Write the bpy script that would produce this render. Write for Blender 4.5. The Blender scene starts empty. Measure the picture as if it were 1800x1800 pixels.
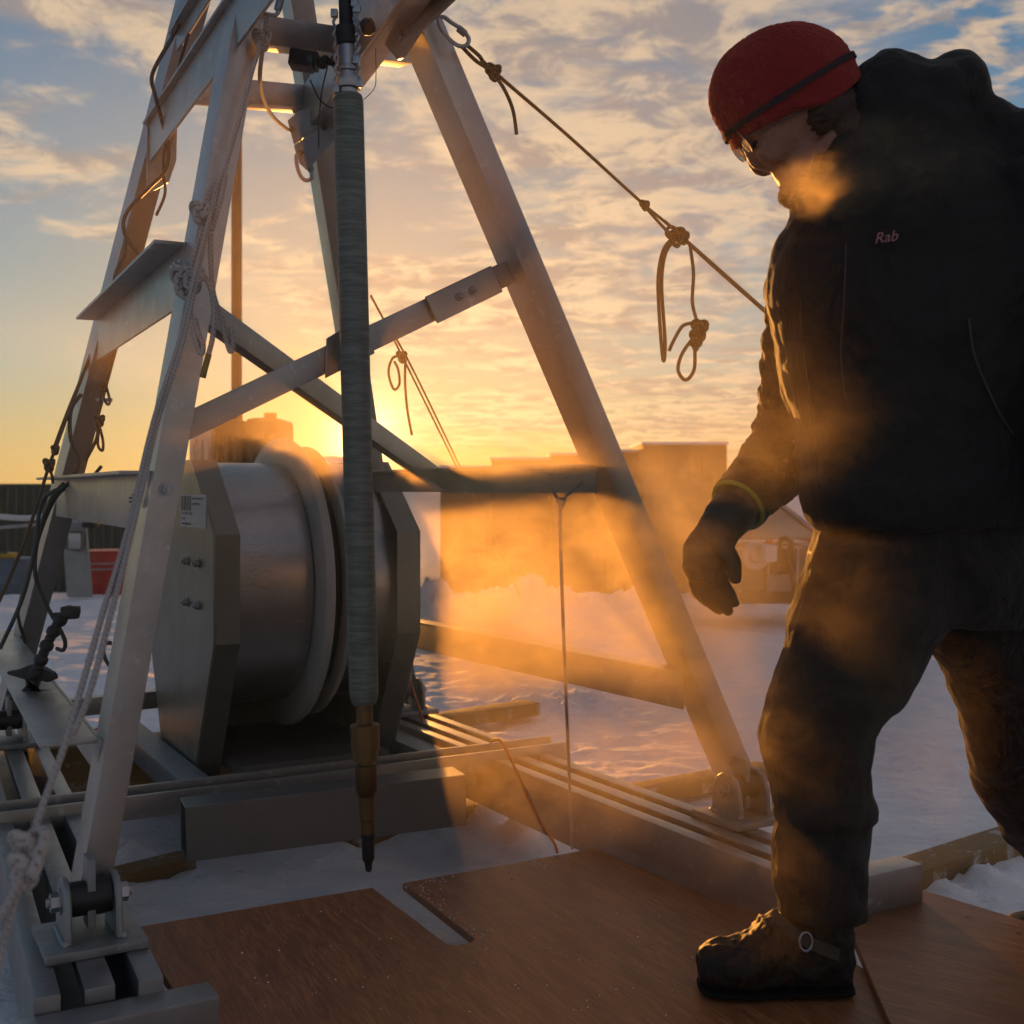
import bpy, bmesh, math, random
import numpy as np
from mathutils import Vector, Matrix, noise as mnoise
random.seed(7)
sc = bpy.context.scene
F, CX, HY, CZ = 2100.0, 900.0, 860.0, 0.9          # focal length, centre column, horizon row, eye height
# ------------------------------------------------------------------ camera
cam_d = bpy.data.cameras.new('camera'); cam = bpy.data.objects.new('camera', cam_d)
sc.collection.objects.link(cam); sc.camera = cam
cam.location = (0, 0, CZ); cam.rotation_euler = (math.radians(90), 0, 0)
cam_d.sensor_width = 36; cam_d.lens = F/1800*36; cam_d.shift_y = -(900-HY)/1800
cam_d.clip_start = .05; cam_d.clip_end = 8000
cam_d.dof.use_dof = True; cam_d.dof.focus_distance = 2.7; cam_d.dof.aperture_fstop = 6.3
# ------------------------------------------------------------------ light
SUN_AZ, SUN_EL = math.atan((628-CX)/F), math.atan((HY-772)/F)
SUND = Vector((math.sin(SUN_AZ)*math.cos(SUN_EL), math.cos(SUN_AZ)*math.cos(SUN_EL), math.sin(SUN_EL)))
sd = bpy.data.lights.new('sun', 'SUN'); sd.energy = 3.7; sd.angle = math.radians(.5); sd.color = (1, .40, .075)
sun = bpy.data.objects.new('sun', sd); sc.collection.objects.link(sun)
sun.rotation_euler = (-SUND).to_track_quat('-Z', 'Y').to_euler()
sc.view_settings.view_transform = 'Standard'; sc.view_settings.look = 'None'
sc.view_settings.exposure = 0.14; sc.view_settings.gamma = 1
cy = sc.cycles
cy.use_denoising = True; cy.max_bounces = 6; cy.diffuse_bounces = 3; cy.glossy_bounces = 3
cy.use_adaptive_sampling = True; cy.adaptive_threshold = .03; cy.adaptive_min_samples = 16; cy.volume_bounces = 0; cy.transparent_max_bounces = 8; cy.volume_step_rate = 1.0; cy.volume_max_steps = 256
cy.sample_clamp_indirect = 3.0; cy.caustics_reflective = False; cy.caustics_refractive = False

class NT:
    def __init__(s, tree): s.t = tree; s.n = tree.nodes; s.l = tree.links
    def new(s, typ, **kw):
        n = s.n.new(typ)
        for k, v in kw.items():
            if k[0] == '_': setattr(n, k[1:], v)
            else: s.set(n.inputs[k.replace('__', ' ')], v)
        return n
    def set(s, inp, v):
        if isinstance(v, bpy.types.NodeSocket): s.l.new(v, inp)
        else:
            if inp.type == 'RGBA' and len(v) == 3: v = (*v, 1)
            inp.default_value = v
    def m(s, op, a, b=0.0, c=0.0, clamp=False):
        n = s.n.new('ShaderNodeMath'); n.operation = op; n.use_clamp = clamp
        for i, v in enumerate((a, b, c)): s.set(n.inputs[i], v)
        return n.outputs[0]
    def vm(s, op, a, b=(0, 0, 0)):
        n = s.n.new('ShaderNodeVectorMath'); n.operation = op
        s.set(n.inputs[0], a); s.set(n.inputs[1], b)
        return n.outputs['Value'] if op in ('DOT_PRODUCT', 'LENGTH') else n.outputs[0]
    def mix(s, f, a, b, typ='MIX'):
        n = s.n.new('ShaderNodeMix'); n.data_type = 'RGBA'; n.blend_type = typ
        s.set(n.inputs[0], f); s.set(n.inputs[6], a); s.set(n.inputs[7], b); return n.outputs[2]
    def sm(s, v, lo, hi, a=0.0, b=1.0):
        n = s.n.new('ShaderNodeMapRange'); n.interpolation_type = 'SMOOTHSTEP'
        for i, x in enumerate((v, lo, hi, a, b)): s.set(n.inputs[i], x)
        return n.outputs[0]
    def ramp(s, v, pts):
        n = s.n.new('ShaderNodeValToRGB'); e = n.color_ramp.elements
        while len(e) < len(pts): e.new(.5)
        for el, (p, c) in zip(e, pts): el.position = p; el.color = (*c, 1)
        s.set(n.inputs[0], v); return n.outputs[0]
    def noise(s, vec, scale, detail=4, rough=.5, dist=0.0):
        n = s.n.new('ShaderNodeTexNoise'); s.set(n.inputs['Vector'], vec)
        n.inputs['Scale'].default_value = scale; n.inputs['Detail'].default_value = detail
        n.inputs['Roughness'].default_value = rough; n.inputs['Distortion'].default_value = dist
        return n.outputs['Fac']
    def xyz(s, x, y, z=0.0):
        n = s.n.new('ShaderNodeCombineXYZ')
        for i, v in enumerate((x, y, z)): s.set(n.inputs[i], v)
        return n.outputs[0]
    def sep(s, v):
        n = s.n.new('ShaderNodeSeparateXYZ'); s.set(n.inputs[0], v); return n.outputs
    def map(s, v, scale=(1, 1, 1), rot=(0, 0, 0), loc=(0, 0, 0)):
        n = s.n.new('ShaderNodeMapping'); s.set(n.inputs[0], v)
        n.inputs['Location'].default_value = loc; n.inputs['Rotation'].default_value = rot; n.inputs['Scale'].default_value = scale
        return n.outputs[0]
    def tc(s, which): return s.n.new('ShaderNodeTexCoord').outputs[which]
# ------------------------------------------------------------------ sky
world = bpy.data.worlds.new('World'); sc.world = world; world.use_nodes = True
w = NT(world.node_tree); w.n.clear()
D = w.vm('NORMALIZE', w.tc('Generated')); dx, dy, dz = w.sep(D)
el = w.m('MAXIMUM', dz, 0.0)
grad = w.ramp(el, [(0, (.56, .37, .14)), (.045, (.44, .37, .20)), (.10, (.29, .36, .33)), (.20, (.145, .25, .32)), (.34, (.080, .165, .26)), (.6, (.11, .14, .18)), (1, (.10, .115, .145))])
sdot = w.vm('DOT_PRODUCT', D, tuple(SUND))
sp = w.m('MAXIMUM', sdot, 0.0)
g1 = w.m('POWER', sp, 22.0); g2 = w.m('POWER', sp, 90.0); g3 = w.m('POWER', sp, 900.0); g4 = w.m('POWER', sp, 3000.0)
az = w.m('DIVIDE', dx, w.m('MAXIMUM', dy, .05))
den = w.m('ADD', el, .10)
px_, py_ = w.m('DIVIDE', dx, den), w.m('DIVIDE', dy, den)
cp = w.xyz(px_, py_, 0.0)
big = w.noise(w.map(cp, (.42, .55, 1), (0, 0, .5), (3.3, 1.2, 0)), 1.0, 6, .58, .6)
strk = w.noise(w.map(cp, (.30, 1.5, 1), (0, 0, .42), (1.3, 4.2, 0)), 1.6, 5, .6, 1.0)
cell = w.noise(w.map(cp, (3.2, 4.6, 1), (0, 0, .6)), 2.6, 4, .55, .35)
cell2 = w.noise(w.map(cp, (1.2, 1.3, 1), (0, 0, .5), (2, 5, 0)), 2.3, 6, .58, 1.1)
tanel = w.m('DIVIDE', dz, w.m('MAXIMUM', dy, .05))
def puff(a0, e0, ra, re, amp, tilt=0.0):
    u_ = w.m('DIVIDE', w.m('SUBTRACT', az, a0), ra); e_ = w.m('SUBTRACT', w.m('SUBTRACT', tanel, e0), w.m('MULTIPLY', w.m('SUBTRACT', az, a0), tilt))
    v_ = w.m('DIVIDE', e_, re); q_ = w.m('ADD', w.m('MULTIPLY', u_, u_), w.m('MULTIPLY', v_, v_))
    return w.m('MULTIPLY', w.m('EXPONENT', w.m('MULTIPLY', q_, -1.0)), amp)
side = w.sm(az, -.30, -.02, -.24, .10)
for pf in ((-.41, .272, .17, .045, .36, -.16), (-.42, .325, .06, .022, .26, 0), (-.35, .395, .20, .040, .34, -.12), (-.26, .35, .08, .04, .26, 0), (-.30, .20, .10, .018, .16, -.3), (-.42, .13, .2, .012, .10, -.2), (-.16, .17, .16, .03, .10, -.2), (-.10, .24, .05, .05, -.14, .3), (.0, .17, .06, .02, .10, -.2)):
    side = w.m('ADD', side, puff(*pf))
fine = w.noise(w.map(cp, (2.2, 2.0, 1), (0, 0, .5), (7, 2, 0)), 3.0, 6, .64, .5)
cov = w.m('ADD', w.m('ADD', w.m('MULTIPLY', big, .55), w.m('MULTIPLY', strk, .35)), w.m('ADD', side, w.m('ADD', w.m('MULTIPLY', w.m('SUBTRACT', cell2, .5), .75), w.m('MULTIPLY', w.m('SUBTRACT', fine, .5), .30))))
mask = w.sm(cov, .38, .62)
ripple_zone = w.m('MULTIPLY', w.sm(az, .12, .38), w.sm(el, .16, .30))
rip = w.m('SUBTRACT', 1.0, w.m('MULTIPLY', ripple_zone, w.sm(cell, .62, .42)))
mask = w.m('MULTIPLY', w.m('MULTIPLY', mask, rip), w.sm(el, .0, .06, .25, .92))
shade = w.sm(w.m('ADD', w.m('MULTIPLY', fine, .55), w.m('ADD', w.m('MULTIPLY', w.m('SUBTRACT', 1.0, cell2), .25), w.m('MULTIPLY', strk, .20))), .44, .56)
lit = w.mix(w.m('MINIMUM', w.m('MULTIPLY', g1, .95), 1.0), (.60, .43, .27), (.86, .64, .36))
drk = w.mix(w.m('MINIMUM', w.m('MULTIPLY', g1, .8), 1.0), (.27, .225, .20), (.44, .33, .22))
ccol = w.mix(shade, drk, lit)
warm = w.mix(w.m('MINIMUM', w.m('MULTIPLY', g1, .6), 1.0), grad, (.62, .44, .20))
sky = w.mix(mask, warm, ccol)
glow = w.mix(1.0, w.mix(1.0, (0, 0, 0), w.vm('SCALE', (.40, .24, .07)), 'ADD'), (0, 0, 0), 'ADD')
def scaled(col, fac):
    n = w.n.new('ShaderNodeVectorMath'); n.operation = 'SCALE'; n.inputs[0].default_value = col; w.l.new(fac, n.inputs['Scale']); return n.outputs[0]
gl = w.vm('ADD', w.vm('ADD', scaled((.10, .06, .02), g2), scaled((.75, .48, .17), g3)), scaled((2.2, 1.6, .7), g4))
sky = w.vm('ADD', sky, gl)
back = w.sm(dy, -.2, .84, .95, 1.0)
tint = w.mix(w.sm(dy, -.2, .7), (.95, .95, 1.08), (1, 1, 1))
n_ = w.n.new('ShaderNodeVectorMath'); n_.operation = 'SCALE'; w.l.new(sky, n_.inputs[0]); w.l.new(back, n_.inputs['Scale'])
sky = w.vm('MULTIPLY', n_.outputs[0], tint)
nis = w.n.new('ShaderNodeTexSky'); nis.sky_type = 'NISHITA'; nis.sun_disc = False
nis.sun_elevation = SUN_EL; nis.sun_rotation = SUN_AZ; nis.air_density = 1.0; nis.dust_density = 1.0
bg1 = w.new('ShaderNodeBackground', Color=w.vm('MULTIPLY', nis.outputs[0], (.22, .26, .45)), Strength=.05)
bg2 = w.new('ShaderNodeBackground', Color=sky, Strength=1.0)
addn = w.n.new('ShaderNodeAddShader'); w.l.new(bg1.outputs[0], addn.inputs[0]); w.l.new(bg2.outputs[0], addn.inputs[1])
wo = w.n.new('ShaderNodeOutputWorld'); w.l.new(addn.outputs[0], wo.inputs[0])

# ------------------------------------------------------------------ helpers
def P(px, py, d): return Vector(((px-CX)/F*d, d, CZ-(py-HY)/F*d))
def G(px, py, z=0.0): return P(px, py, (CZ-z)*F/(py-HY))
U = Vector((.873, .488, 0)).normalized(); R = Vector((-.488, .873, 0)).normalized(); Z = Vector((0, 0, 1))
W = {}
def put(o, parent=None, M=Matrix.Identity(4)):
    sc.collection.objects.link(o)
    if parent is not None:
        o.parent = parent; o.matrix_basis = W[parent].inverted() @ M
    else: o.matrix_basis = M
    W[o] = M.copy(); return o
def tag(o, label=None, cat=None, group=None, kind=None):
    for k, v in (('label', label), ('category', cat), ('group', group), ('kind', kind)):
        if v: o[k] = v
    return o
def empty(name, loc, label, cat, group=None):
    o = bpy.data.objects.new(name, None); o.empty_display_size = .1
    put(o, None, Matrix.Translation(loc)); return tag(o, label, cat, group)
def mk(name, bm, mat, parent=None, M=Matrix.Identity(4), smooth=False, sharp=None):
    bmesh.ops.recalc_face_normals(bm, faces=bm.faces[:])
    me = bpy.data.meshes.new(name); bm.to_mesh(me); bm.free()
    me.materials.append(mat)
    if smooth:
        for p in me.polygons: p.use_smooth = True
        me.set_sharp_from_angle(angle=math.radians(sharp or 40))
    return put(bpy.data.objects.new(name, me), parent, M)
def frame(p, z, x):
    z = z.normalized(); x = (x - z*x.dot(z)).normalized(); y = z.cross(x)
    M = Matrix((x, y, z)).transposed().to_4x4(); M.translation = p; return M
def abox(bm, c, s, bev=0.0, M=None):
    r = bmesh.ops.create_cube(bm, size=1)['verts']
    bmesh.ops.scale(bm, vec=s, verts=r); bmesh.ops.translate(bm, vec=c, verts=r)
    if bev:
        es = list({e for v in r for e in v.link_edges})
        out = bmesh.ops.bevel(bm, geom=es, offset=bev, segments=2, affect='EDGES', profile=.7)
        r = list({v for f in out['faces'] for v in f.verts} | {v for v in r if v.is_valid})
    if M is not None: bmesh.ops.transform(bm, matrix=M, verts=r)
    return r
def boxobj(name, c, s, mat, parent=None, bev=.004, rot=0.0):
    bm = bmesh.new(); abox(bm, (0, 0, 0), s, bev)
    return mk(name, bm, mat, parent, Matrix.Translation(c) @ Matrix.Rotation(rot, 4, 'Z'), True, 30)
def beam(name, p, q, wx, wy, mat, parent=None, x=U, bev=.004, hollow=False, profile=None, taper=None):
    """a bar from p to q; local z along it, local x along the given side direction"""
    M = frame(p, q-p, x); L = (q-p).length; bm = bmesh.new()
    if profile is None and not hollow: abox(bm, (0, 0, L/2), (wx, wy, L), bev)
    else:
        t = .005
        if hollow:
            o = [(-wx/2, -wy/2), (wx/2, -wy/2), (wx/2, wy/2), (-wx/2, wy/2)]
            i = [(a*(1-2*t/wx), b*(1-2*t/wy)) for a, b in o]
            vo = [[bm.verts.new((a, b, z)) for a, b in o] for z in (0, L)]; vi = [[bm.verts.new((a, b, z)) for a, b in i] for z in (0, L)]
            for k in range(4):
                j = (k+1) % 4
                bm.faces.new((vo[0][k], vo[0][j], vo[1][j], vo[1][k])); bm.faces.new((vi[0][k], vi[1][k], vi[1][j], vi[0][j]))
                for e in (0, 1): bm.faces.new((vo[e][k], vi[e][k], vi[e][j], vo[e][j]))
        else:
            v = [[bm.verts.new((a, b, z)) for a, b in profile] for z in (0, L)]; n = len(profile)
            for k in range(n): bm.faces.new((v[0][k], v[0][(k+1) % n], v[1][(k+1) % n], v[1][k]))
            bm.faces.new(v[0][::-1]); bm.faces.new(v[1])
        bmesh.ops.recalc_face_normals(bm, faces=bm.faces[:])
        bmesh.ops.bevel(bm, geom=bm.edges[:], offset=.0015, segments=1, affect='EDGES')
    return mk(name, bm, mat, parent, M, True, 30)
def smoothpath(pts, n=6, closed=False):
    pts = [Vector(p) for p in pts]; out = []
    m = len(pts)
    rng = range(m) if closed else range(m-1)
    for i in rng:
        if closed: a, b, c, d = pts[i-1], pts[i], pts[(i+1) % m], pts[(i+2) % m]
        else: a, b, c, d = pts[max(i-1, 0)], pts[i], pts[i+1], pts[min(i+2, m-1)]
        for k in range(n):
            t = k/n
            out.append(.5*((2*b)+(-a+c)*t+(2*a-5*b+4*c-d)*t*t+(-a+3*b-3*c+d)*t**3))
    if not closed: out.append(pts[-1])
    return out
def tube(bm, pts, r, seg=8, closed=False, cap=True):
    uvl = bm.loops.layers.uv.verify(); n = len(pts); rings = []; nrm = None; acc = 0; ls = []
    rr = r if isinstance(r, (list, tuple)) else [r]*n
    for i, p in enumerate(pts):
        t = (pts[(i+1) % n]-pts[i-1]) if closed else (pts[min(i+1, n-1)]-pts[max(i-1, 0)])
        t = t.normalized() if t.length > 1e-9 else Z
        if nrm is None:
            nrm = t.cross(Z) if abs(t.z) < .95 else t.cross(Vector((1, 0, 0)))
        nrm = nrm - t*nrm.dot(t)
        nrm = nrm.normalized() if nrm.length > 1e-9 else t.orthogonal().normalized(); b = t.cross(nrm)
        if i: acc += (pts[i]-pts[i-1]).length
        ls.append(acc)
        rings.append([bm.verts.new(p+(nrm*math.cos(a)+b*math.sin(a))*rr[i]) for a in [2*math.pi*k/seg for k in range(seg)]])
    m = n if closed else n-1
    for i in range(m):
        A, B = rings[i], rings[(i+1) % n]; l0 = ls[i]; l1 = ls[i+1] if i+1 < n else acc+(pts[0]-pts[-1]).length
        for k in range(seg):
            f = bm.faces.new((A[k], A[(k+1) % seg], B[(k+1) % seg], B[k])); f.smooth = True
            for lp, uv in zip(f.loops, ((k/seg, l0), ((k+1)/seg, l0), ((k+1)/seg, l1), (k/seg, l1))): lp[uvl].uv = uv
    if not closed and cap:
        bm.faces.new(rings[0][::-1]); bm.faces.new(rings[-1])
def tubeobj(name, pts, r, mat, parent=None, sm=6, closed=False, seg=8):
    bm = bmesh.new(); tube(bm, smoothpath(pts, sm, closed) if sm else [Vector(p) for p in pts], r, seg, closed)
    return mk(name, bm, mat, parent, smooth=True, sharp=60)
def cyl(bm, p, q, r0, r1=None, seg=32, cap=True):
    r1 = r0 if r1 is None else r1
    M = frame(p, q-p, Vector((.3, 1, .2))); L = (q-p).length
    a = [[bm.verts.new(M @ Vector((r*math.cos(2*math.pi*k/seg), r*math.sin(2*math.pi*k/seg), z))) for k in range(seg)] for r, z in ((r0, 0), (r1, L))]
    for k in range(seg): bm.faces.new((a[0][k], a[0][(k+1) % seg], a[1][(k+1) % seg], a[1][k]))
    if cap: bm.faces.new(a[0][::-1]); bm.faces.new(a[1])
def lathe(bm, M, prof, seg=48):
    rings = [[bm.verts.new(M @ Vector((r*math.cos(2*math.pi*k/seg), r*math.sin(2*math.pi*k/seg), z))) for k in range(seg)] for r, z in prof]
    for A, B in zip(rings, rings[1:]):
        for k in range(seg): bm.faces.new((A[k], A[(k+1) % seg], B[(k+1) % seg], B[k]))
    if prof[0][0] > 1e-5: bm.faces.new(rings[0][::-1])
    if prof[-1][0] > 1e-5: bm.faces.new(rings[-1])
def plate(name, pts, nrm, t, mat, parent=None, bev=.0015, holes=()):
    """flat polygon (3D points) thickened by t along nrm; holes = (centre, radius) become dark bored rings"""
    bm = bmesh.new(); n = Vector(nrm).normalized()
    a = [bm.verts.new(Vector(p)) for p in pts]; b = [bm.verts.new(Vector(p)+n*t) for p in pts]; m = len(pts)
    bm.faces.new(a); bm.faces.new(b[::-1])
    for k in range(m): bm.faces.new((a[k], b[k], b[(k+1) % m], a[(k+1) % m]))
    bmesh.ops.recalc_face_normals(bm, faces=bm.faces[:])
    if bev: bmesh.ops.bevel(bm, geom=bm.edges[:], offset=bev, segments=1, affect='EDGES')
    return mk(name, bm, mat, parent, smooth=True, sharp=30)
def bolt(p, axis, mat, parent, r=.011, h=.010):
    bm = bmesh.new(); a = axis.normalized()
    cyl(bm, p, p+a*.003, r*1.35, seg=20); cyl(bm, p+a*.003, p+a*(.003+h), r, seg=6); cyl(bm, p+a*(.003+h), p+a*(.003+h+.006), r*.5, seg=10)
    return mk('bolt', bm, mat, parent, smooth=True, sharp=30)
def knot(bm, c, s, r, ax=None):
    q = []
    for k in range(36):
        t = 2*math.pi*k/36
        v = Vector((math.sin(t)+2*math.sin(2*t), math.cos(t)-2*math.cos(2*t), -math.sin(3*t)))*(s/3)
        v = Vector((v.x, v.z*1.3, v.y*1.15))
        if ax is not None: v = v + ax*(v.z*.5)
        q.append(c+v)
    tube(bm, q, r, 7, closed=True)

# ------------------------------------------------------------------ materials
def mat(name, build, **kw):
    m = bpy.data.materials.new(name); m.use_nodes = True; t = NT(m.node_tree)
    b = t.n['Principled BSDF']; build(t, b); return m
def setp(t, b, **k):
    for a, v in k.items(): t.set(b.inputs[a.replace('_', ' ')], v)
def bump(t, b, h, strength=.3, dist=.002):
    n = t.n.new('ShaderNodeBump'); n.inputs['Strength'].default_value = strength; n.inputs['Distance'].default_value = dist
    t.l.new(h, n.inputs['Height']); t.l.new(n.outputs[0], b.inputs['Normal'])
def metal(name, col, rough=.38, metallic=.9, streak=(60, 60, 2), dirt=.35, frost=.0):
    def f(t, b):
        o = t.tc('Object')
        s = t.noise(t.map(o, streak), 6, 4, .6); g = t.noise(o, 7, 6, .65, .3); s2 = t.noise(t.map(o, (140, 140, 6)), 3, 3, .6)
        c = t.mix(t.sm(g, .35, .72, 0, dirt), col, tuple(x*.45 for x in col))
        c = t.mix(t.sm(s, .62, .72, 0, .25), c, tuple(min(1, x*1.3) for x in col))
        fr = t.sm(t.noise(o, 30, 6, .7), .56, .70, 0, frost)
        c = t.mix(fr, c, (.75, .78, .82))
        setp(t, b, Base_Color=c, Metallic=t.m('SUBTRACT', metallic, fr, clamp=True), Roughness=t.m('ADD', t.m('MULTIPLY', s, .22), t.m('ADD', t.m('MULTIPLY', g, .16), rough-.18)))
        bump(t, b, t.m('ADD', t.m('MULTIPLY', s2, .5), t.m('MULTIPLY', g, .5)), .12, .002)
    return mat(name, f)
ALU = metal('leg aluminium', (.46, .43, .40), .38, .8, frost=.25)
ALU2 = metal('beam aluminium', (.38, .36, .34), .38, .82, (60, 60, 3), frost=.35)
RAILM = metal('rail aluminium', (.30, .30, .30), .38, .8, (50, 50, 3), frost=.18)
GALV = metal('galvanised plate', (.30, .31, .31), .5, .7, (9, 9, 9), frost=.2)
STEEL = metal('steel', (.40, .41, .43), .35, .9, (20, 20, 20))
DRUM = metal('drum sheet', (.40, .39, .39), .30, .92, (3, 3, 60), .3)
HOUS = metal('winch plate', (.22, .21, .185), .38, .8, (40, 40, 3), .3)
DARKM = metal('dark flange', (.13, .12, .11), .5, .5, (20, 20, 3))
BRASS = metal('brass', (.19, .11, .048), .45, .85, (60, 60, 3), .5)
def simple(name, col, rough=.6, metallic=0.0, bs=0.0, bscale=40, var=.3, spec=.5, **kw):
    def f(t, b):
        o = t.tc('Object'); g = t.noise(o, bscale, 5, .6)
        setp(t, b, Base_Color=t.mix(t.sm(g, .3, .75, 0, var), col, tuple(x*.5 for x in col)), Roughness=rough, Metallic=metallic, Specular_IOR_Level=spec, **kw)
        if bs: bump(t, b, g, bs, .004)
    return mat(name, f)
BLACK = simple('black plastic', (.014, .014, .015), .5, bs=.2)
RUBBER = simple('black rubber', (.009, .008, .007), .8, bs=.3, spec=.2)
RED = simple('red plastic', (.42, .035, .02), .45, bscale=8)
YEL = simple('yellow plastic', (.55, .33, .02), .5)
WHITEP = simple('white plastic', (.62, .60, .56), .45, var=.15)
NYLON = simple('white nylon flange', (.40, .37, .33), .5, bscale=12, var=.35)
BLUEG = simple('blue grey plastic', (.10, .14, .18), .5)
ORANGEC = simple('orange cord', (.65, .10, .02), .55)
CABLE = simple('grey cable', (.05, .055, .055), .5)
def f_barrel(t, b):
    o = t.tc('Object'); x, y, z = t.sep(o)
    band = t.noise(t.xyz(0.0, 0.0, z), 55, 2, .5); g = t.noise(t.map(o, (3, 3, 30)), 5, 5, .6)
    setp(t, b, Base_Color=t.mix(t.sm(g, .35, .7), (.10, .115, .10), (.19, .205, .18)), Roughness=.55, Metallic=.25)
    bump(t, b, t.m('ADD', band, g), .2, .001)
BARREL = mat('dark green composite tube', f_barrel)
def rope(name, c1, c2, kind):
    def f(t, b):
        u, v, _ = t.sep(t.tc('UV'))
        if kind == 'braid':
            w1 = t.m('SINE', t.m('ADD', t.m('MULTIPLY', u, 2*math.pi*2), t.m('MULTIPLY', v, 1300.0)))
            w2 = t.m('SINE', t.m('SUBTRACT', t.m('MULTIPLY', u, 2*math.pi*2), t.m('MULTIPLY', v, 1300.0)))
            h = t.m('MULTIPLY', w1, w2)
            fl = t.m('MULTIPLY', t.sm(h, .1, .6), t.sm(t.m('SINE', t.m('ADD', t.m('MULTIPLY', v, 650.0), t.m('MULTIPLY', u, 12.0))), .3, .7))
            col = t.mix(fl, c1, c2)
        else:
            h = t.m('SINE', t.m('ADD', t.m('MULTIPLY', u, 2*math.pi*3), t.m('MULTIPLY', v, 900.0)))
            col = t.mix(t.sm(h, -1.0, .4), c2, c1)
        setp(t, b, Base_Color=col, Roughness=.85, Specular_IOR_Level=.2)
        bump(t, b, h, .8, .0012)
    return mat(name, f)
ROPEW = rope('speckled white rope', (.50, .46, .42), (.20, .08, .06), 'braid')
ROPEB = rope('brown rope', (.22, .15, .09), (.08, .055, .03), 'twist')
def f_ply(t, b):
    o = t.tc('Object')
    gr = t.noise(t.map(o, (110, 9, 9)), 1.6, 6, .65, .4); gr2 = t.noise(t.map(o, (16, 2.2, 2)), 1.8, 5, .6, .8); st = t.noise(o, 5, 6, .7)
    c = t.mix(t.sm(gr, .3, .7), (.22, .075, .024), (.42, .175, .062)); c = t.mix(t.sm(gr2, .4, .7, 0, .6), c, (.15, .052, .02))
    c = t.mix(t.sm(st, .58, .72, 0, .4), c, (.09, .04, .02))
    dust = t.m('MULTIPLY', t.sm(t.noise(o, 260, 2, .5), .70, .76), t.sm(t.noise(o, 4, 3, .5), .44, .62))
    c = t.mix(dust, c, (.8, .8, .82))
    setp(t, b, Base_Color=c, Roughness=t.m('ADD', t.m('MULTIPLY', gr, .25), .36), Specular_IOR_Level=.45)
    bump(t, b, t.m('ADD', gr, t.m('MULTIPLY', dust, 2.0)), .35, .0012)
PLY = mat('plywood', f_ply)
def f_wood(t, b):
    o = t.tc('Object'); gr = t.noise(t.map(o, (60, 60, 3)), 2.0, 5, .6, .5); fr = t.sm(t.noise(o, 12, 6, .7), .52, .66)
    c = t.mix(gr, (.13, .075, .025), (.33, .20, .075)); c = t.mix(t.m('MULTIPLY', fr, .45), c, (.75, .77, .8))
    setp(t, b, Base_Color=c, Roughness=.75); bump(t, b, gr, .4, .003)
WOOD = mat('rough timber', f_wood)
def f_snow(t, b):
    o = t.tc('Object')
    n1 = t.noise(t.map(o, (2.2, 5.5, 3), (0, 0, .15)), 2.4, 8, .62, .5); n2 = t.noise(o, 26, 6, .65, .3); n3 = t.noise(o, 140, 3, .6)
    setp(t, b, Base_Color=t.mix(t.sm(n1, .3, .7), (.83, .84, .86), (.91, .91, .91)), Roughness=.62, Specular_IOR_Level=.35)
    h = t.m('ADD', t.m('MULTIPLY', n1, 1.0), t.m('ADD', t.m('MULTIPLY', n2, .42), t.m('MULTIPLY', n3, .14)))
    bump(t, b, h, .6, .045)
SNOW = mat('snow', f_snow)
def f_corr(t, b):
    o = t.tc('Object'); g = t.noise(t.map(o, (1, 1, .2)), 3, 4, .6)
    setp(t, b, Base_Color=t.mix(g, (.06, .055, .04), (.13, .12, .09)), Roughness=.6, Metallic=.3)
CORR = mat('corrugated dark steel', f_corr)
def cloth(name, c1, c2, fold=.6, fs=9):
    def f(t, b):
        o = t.tc('Object')
        n1 = t.noise(t.map(o, (1, 1, .6)), fs, 4, .55, 1.4); n2 = t.noise(o, 60, 4, .6); wv = t.noise(o, 700, 1)
        setp(t, b, Base_Color=t.mix(n1, c1, c2), Roughness=.72, Specular_IOR_Level=.28, Sheen_Weight=.05, Sheen_Roughness=.5)
        bump(t, b, t.m('ADD', t.m('MULTIPLY', n1, 1.0), t.m('ADD', t.m('MULTIPLY', n2, .1), t.m('MULTIPLY', wv, .03))), fold, .03)
    return mat(name, f)
JACK = cloth('black shell jacket', (.010, .0085, .0075), (.019, .016, .014))
PANT = cloth('black trousers', (.013, .011, .010), (.025, .021, .018), .7, 11)
SKIN = simple('skin', (.27, .115, .07), .5, bs=.5, bscale=130, var=.45)
HAIR = simple('brown hair', (.05, .028, .018), .8, bs=.8, bscale=90)
def f_knit(t, b):
    o = t.tc('Object'); x, y, z = t.sep(o); g = t.noise(o, 260, 2, .6)
    rib = t.m('SINE', t.m('MULTIPLY', x, 2400.0))
    setp(t, b, Base_Color=t.mix(t.noise(o, 20, 4), (.19, .020, .021), (.27, .032, .030)), Roughness=.9, Specular_IOR_Level=.1, Sheen_Weight=.6, Sheen_Roughness=.4, Sheen_Tint=(1, .3, .2, 1))
    bump(t, b, t.m('ADD', t.m('MULTIPLY', g, 1.0), t.m('MULTIPLY', rib, .15)), .6, .003)
KNIT = mat('red knitted wool', f_knit)
GREYF = simple('grey fabric', (.075, .048, .050), .8, bs=.3, bscale=200)
LEATH = simple('dark leather', (.018, .015, .012), .62, bs=.7, bscale=45, spec=.3)
GLOVEM = simple('dark glove leather', (.035, .022, .012), .55, bs=.4, bscale=60)
LOGO = simple('pink thread', (.42, .16, .18), .7)
CANVAS = simple('cream canvas', (.50, .45, .36), .8, bs=.2, bscale=6)
ROOFM = simple('grey roof sheet', (.30, .31, .33), .6)
STICK = simple('white sticker', (.55, .52, .50), .5, var=.1)
INK = simple('dark ink', (.10, .085, .08), .6)
LIME = simple('lime piping', (.42, .44, .03), .6)
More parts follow.
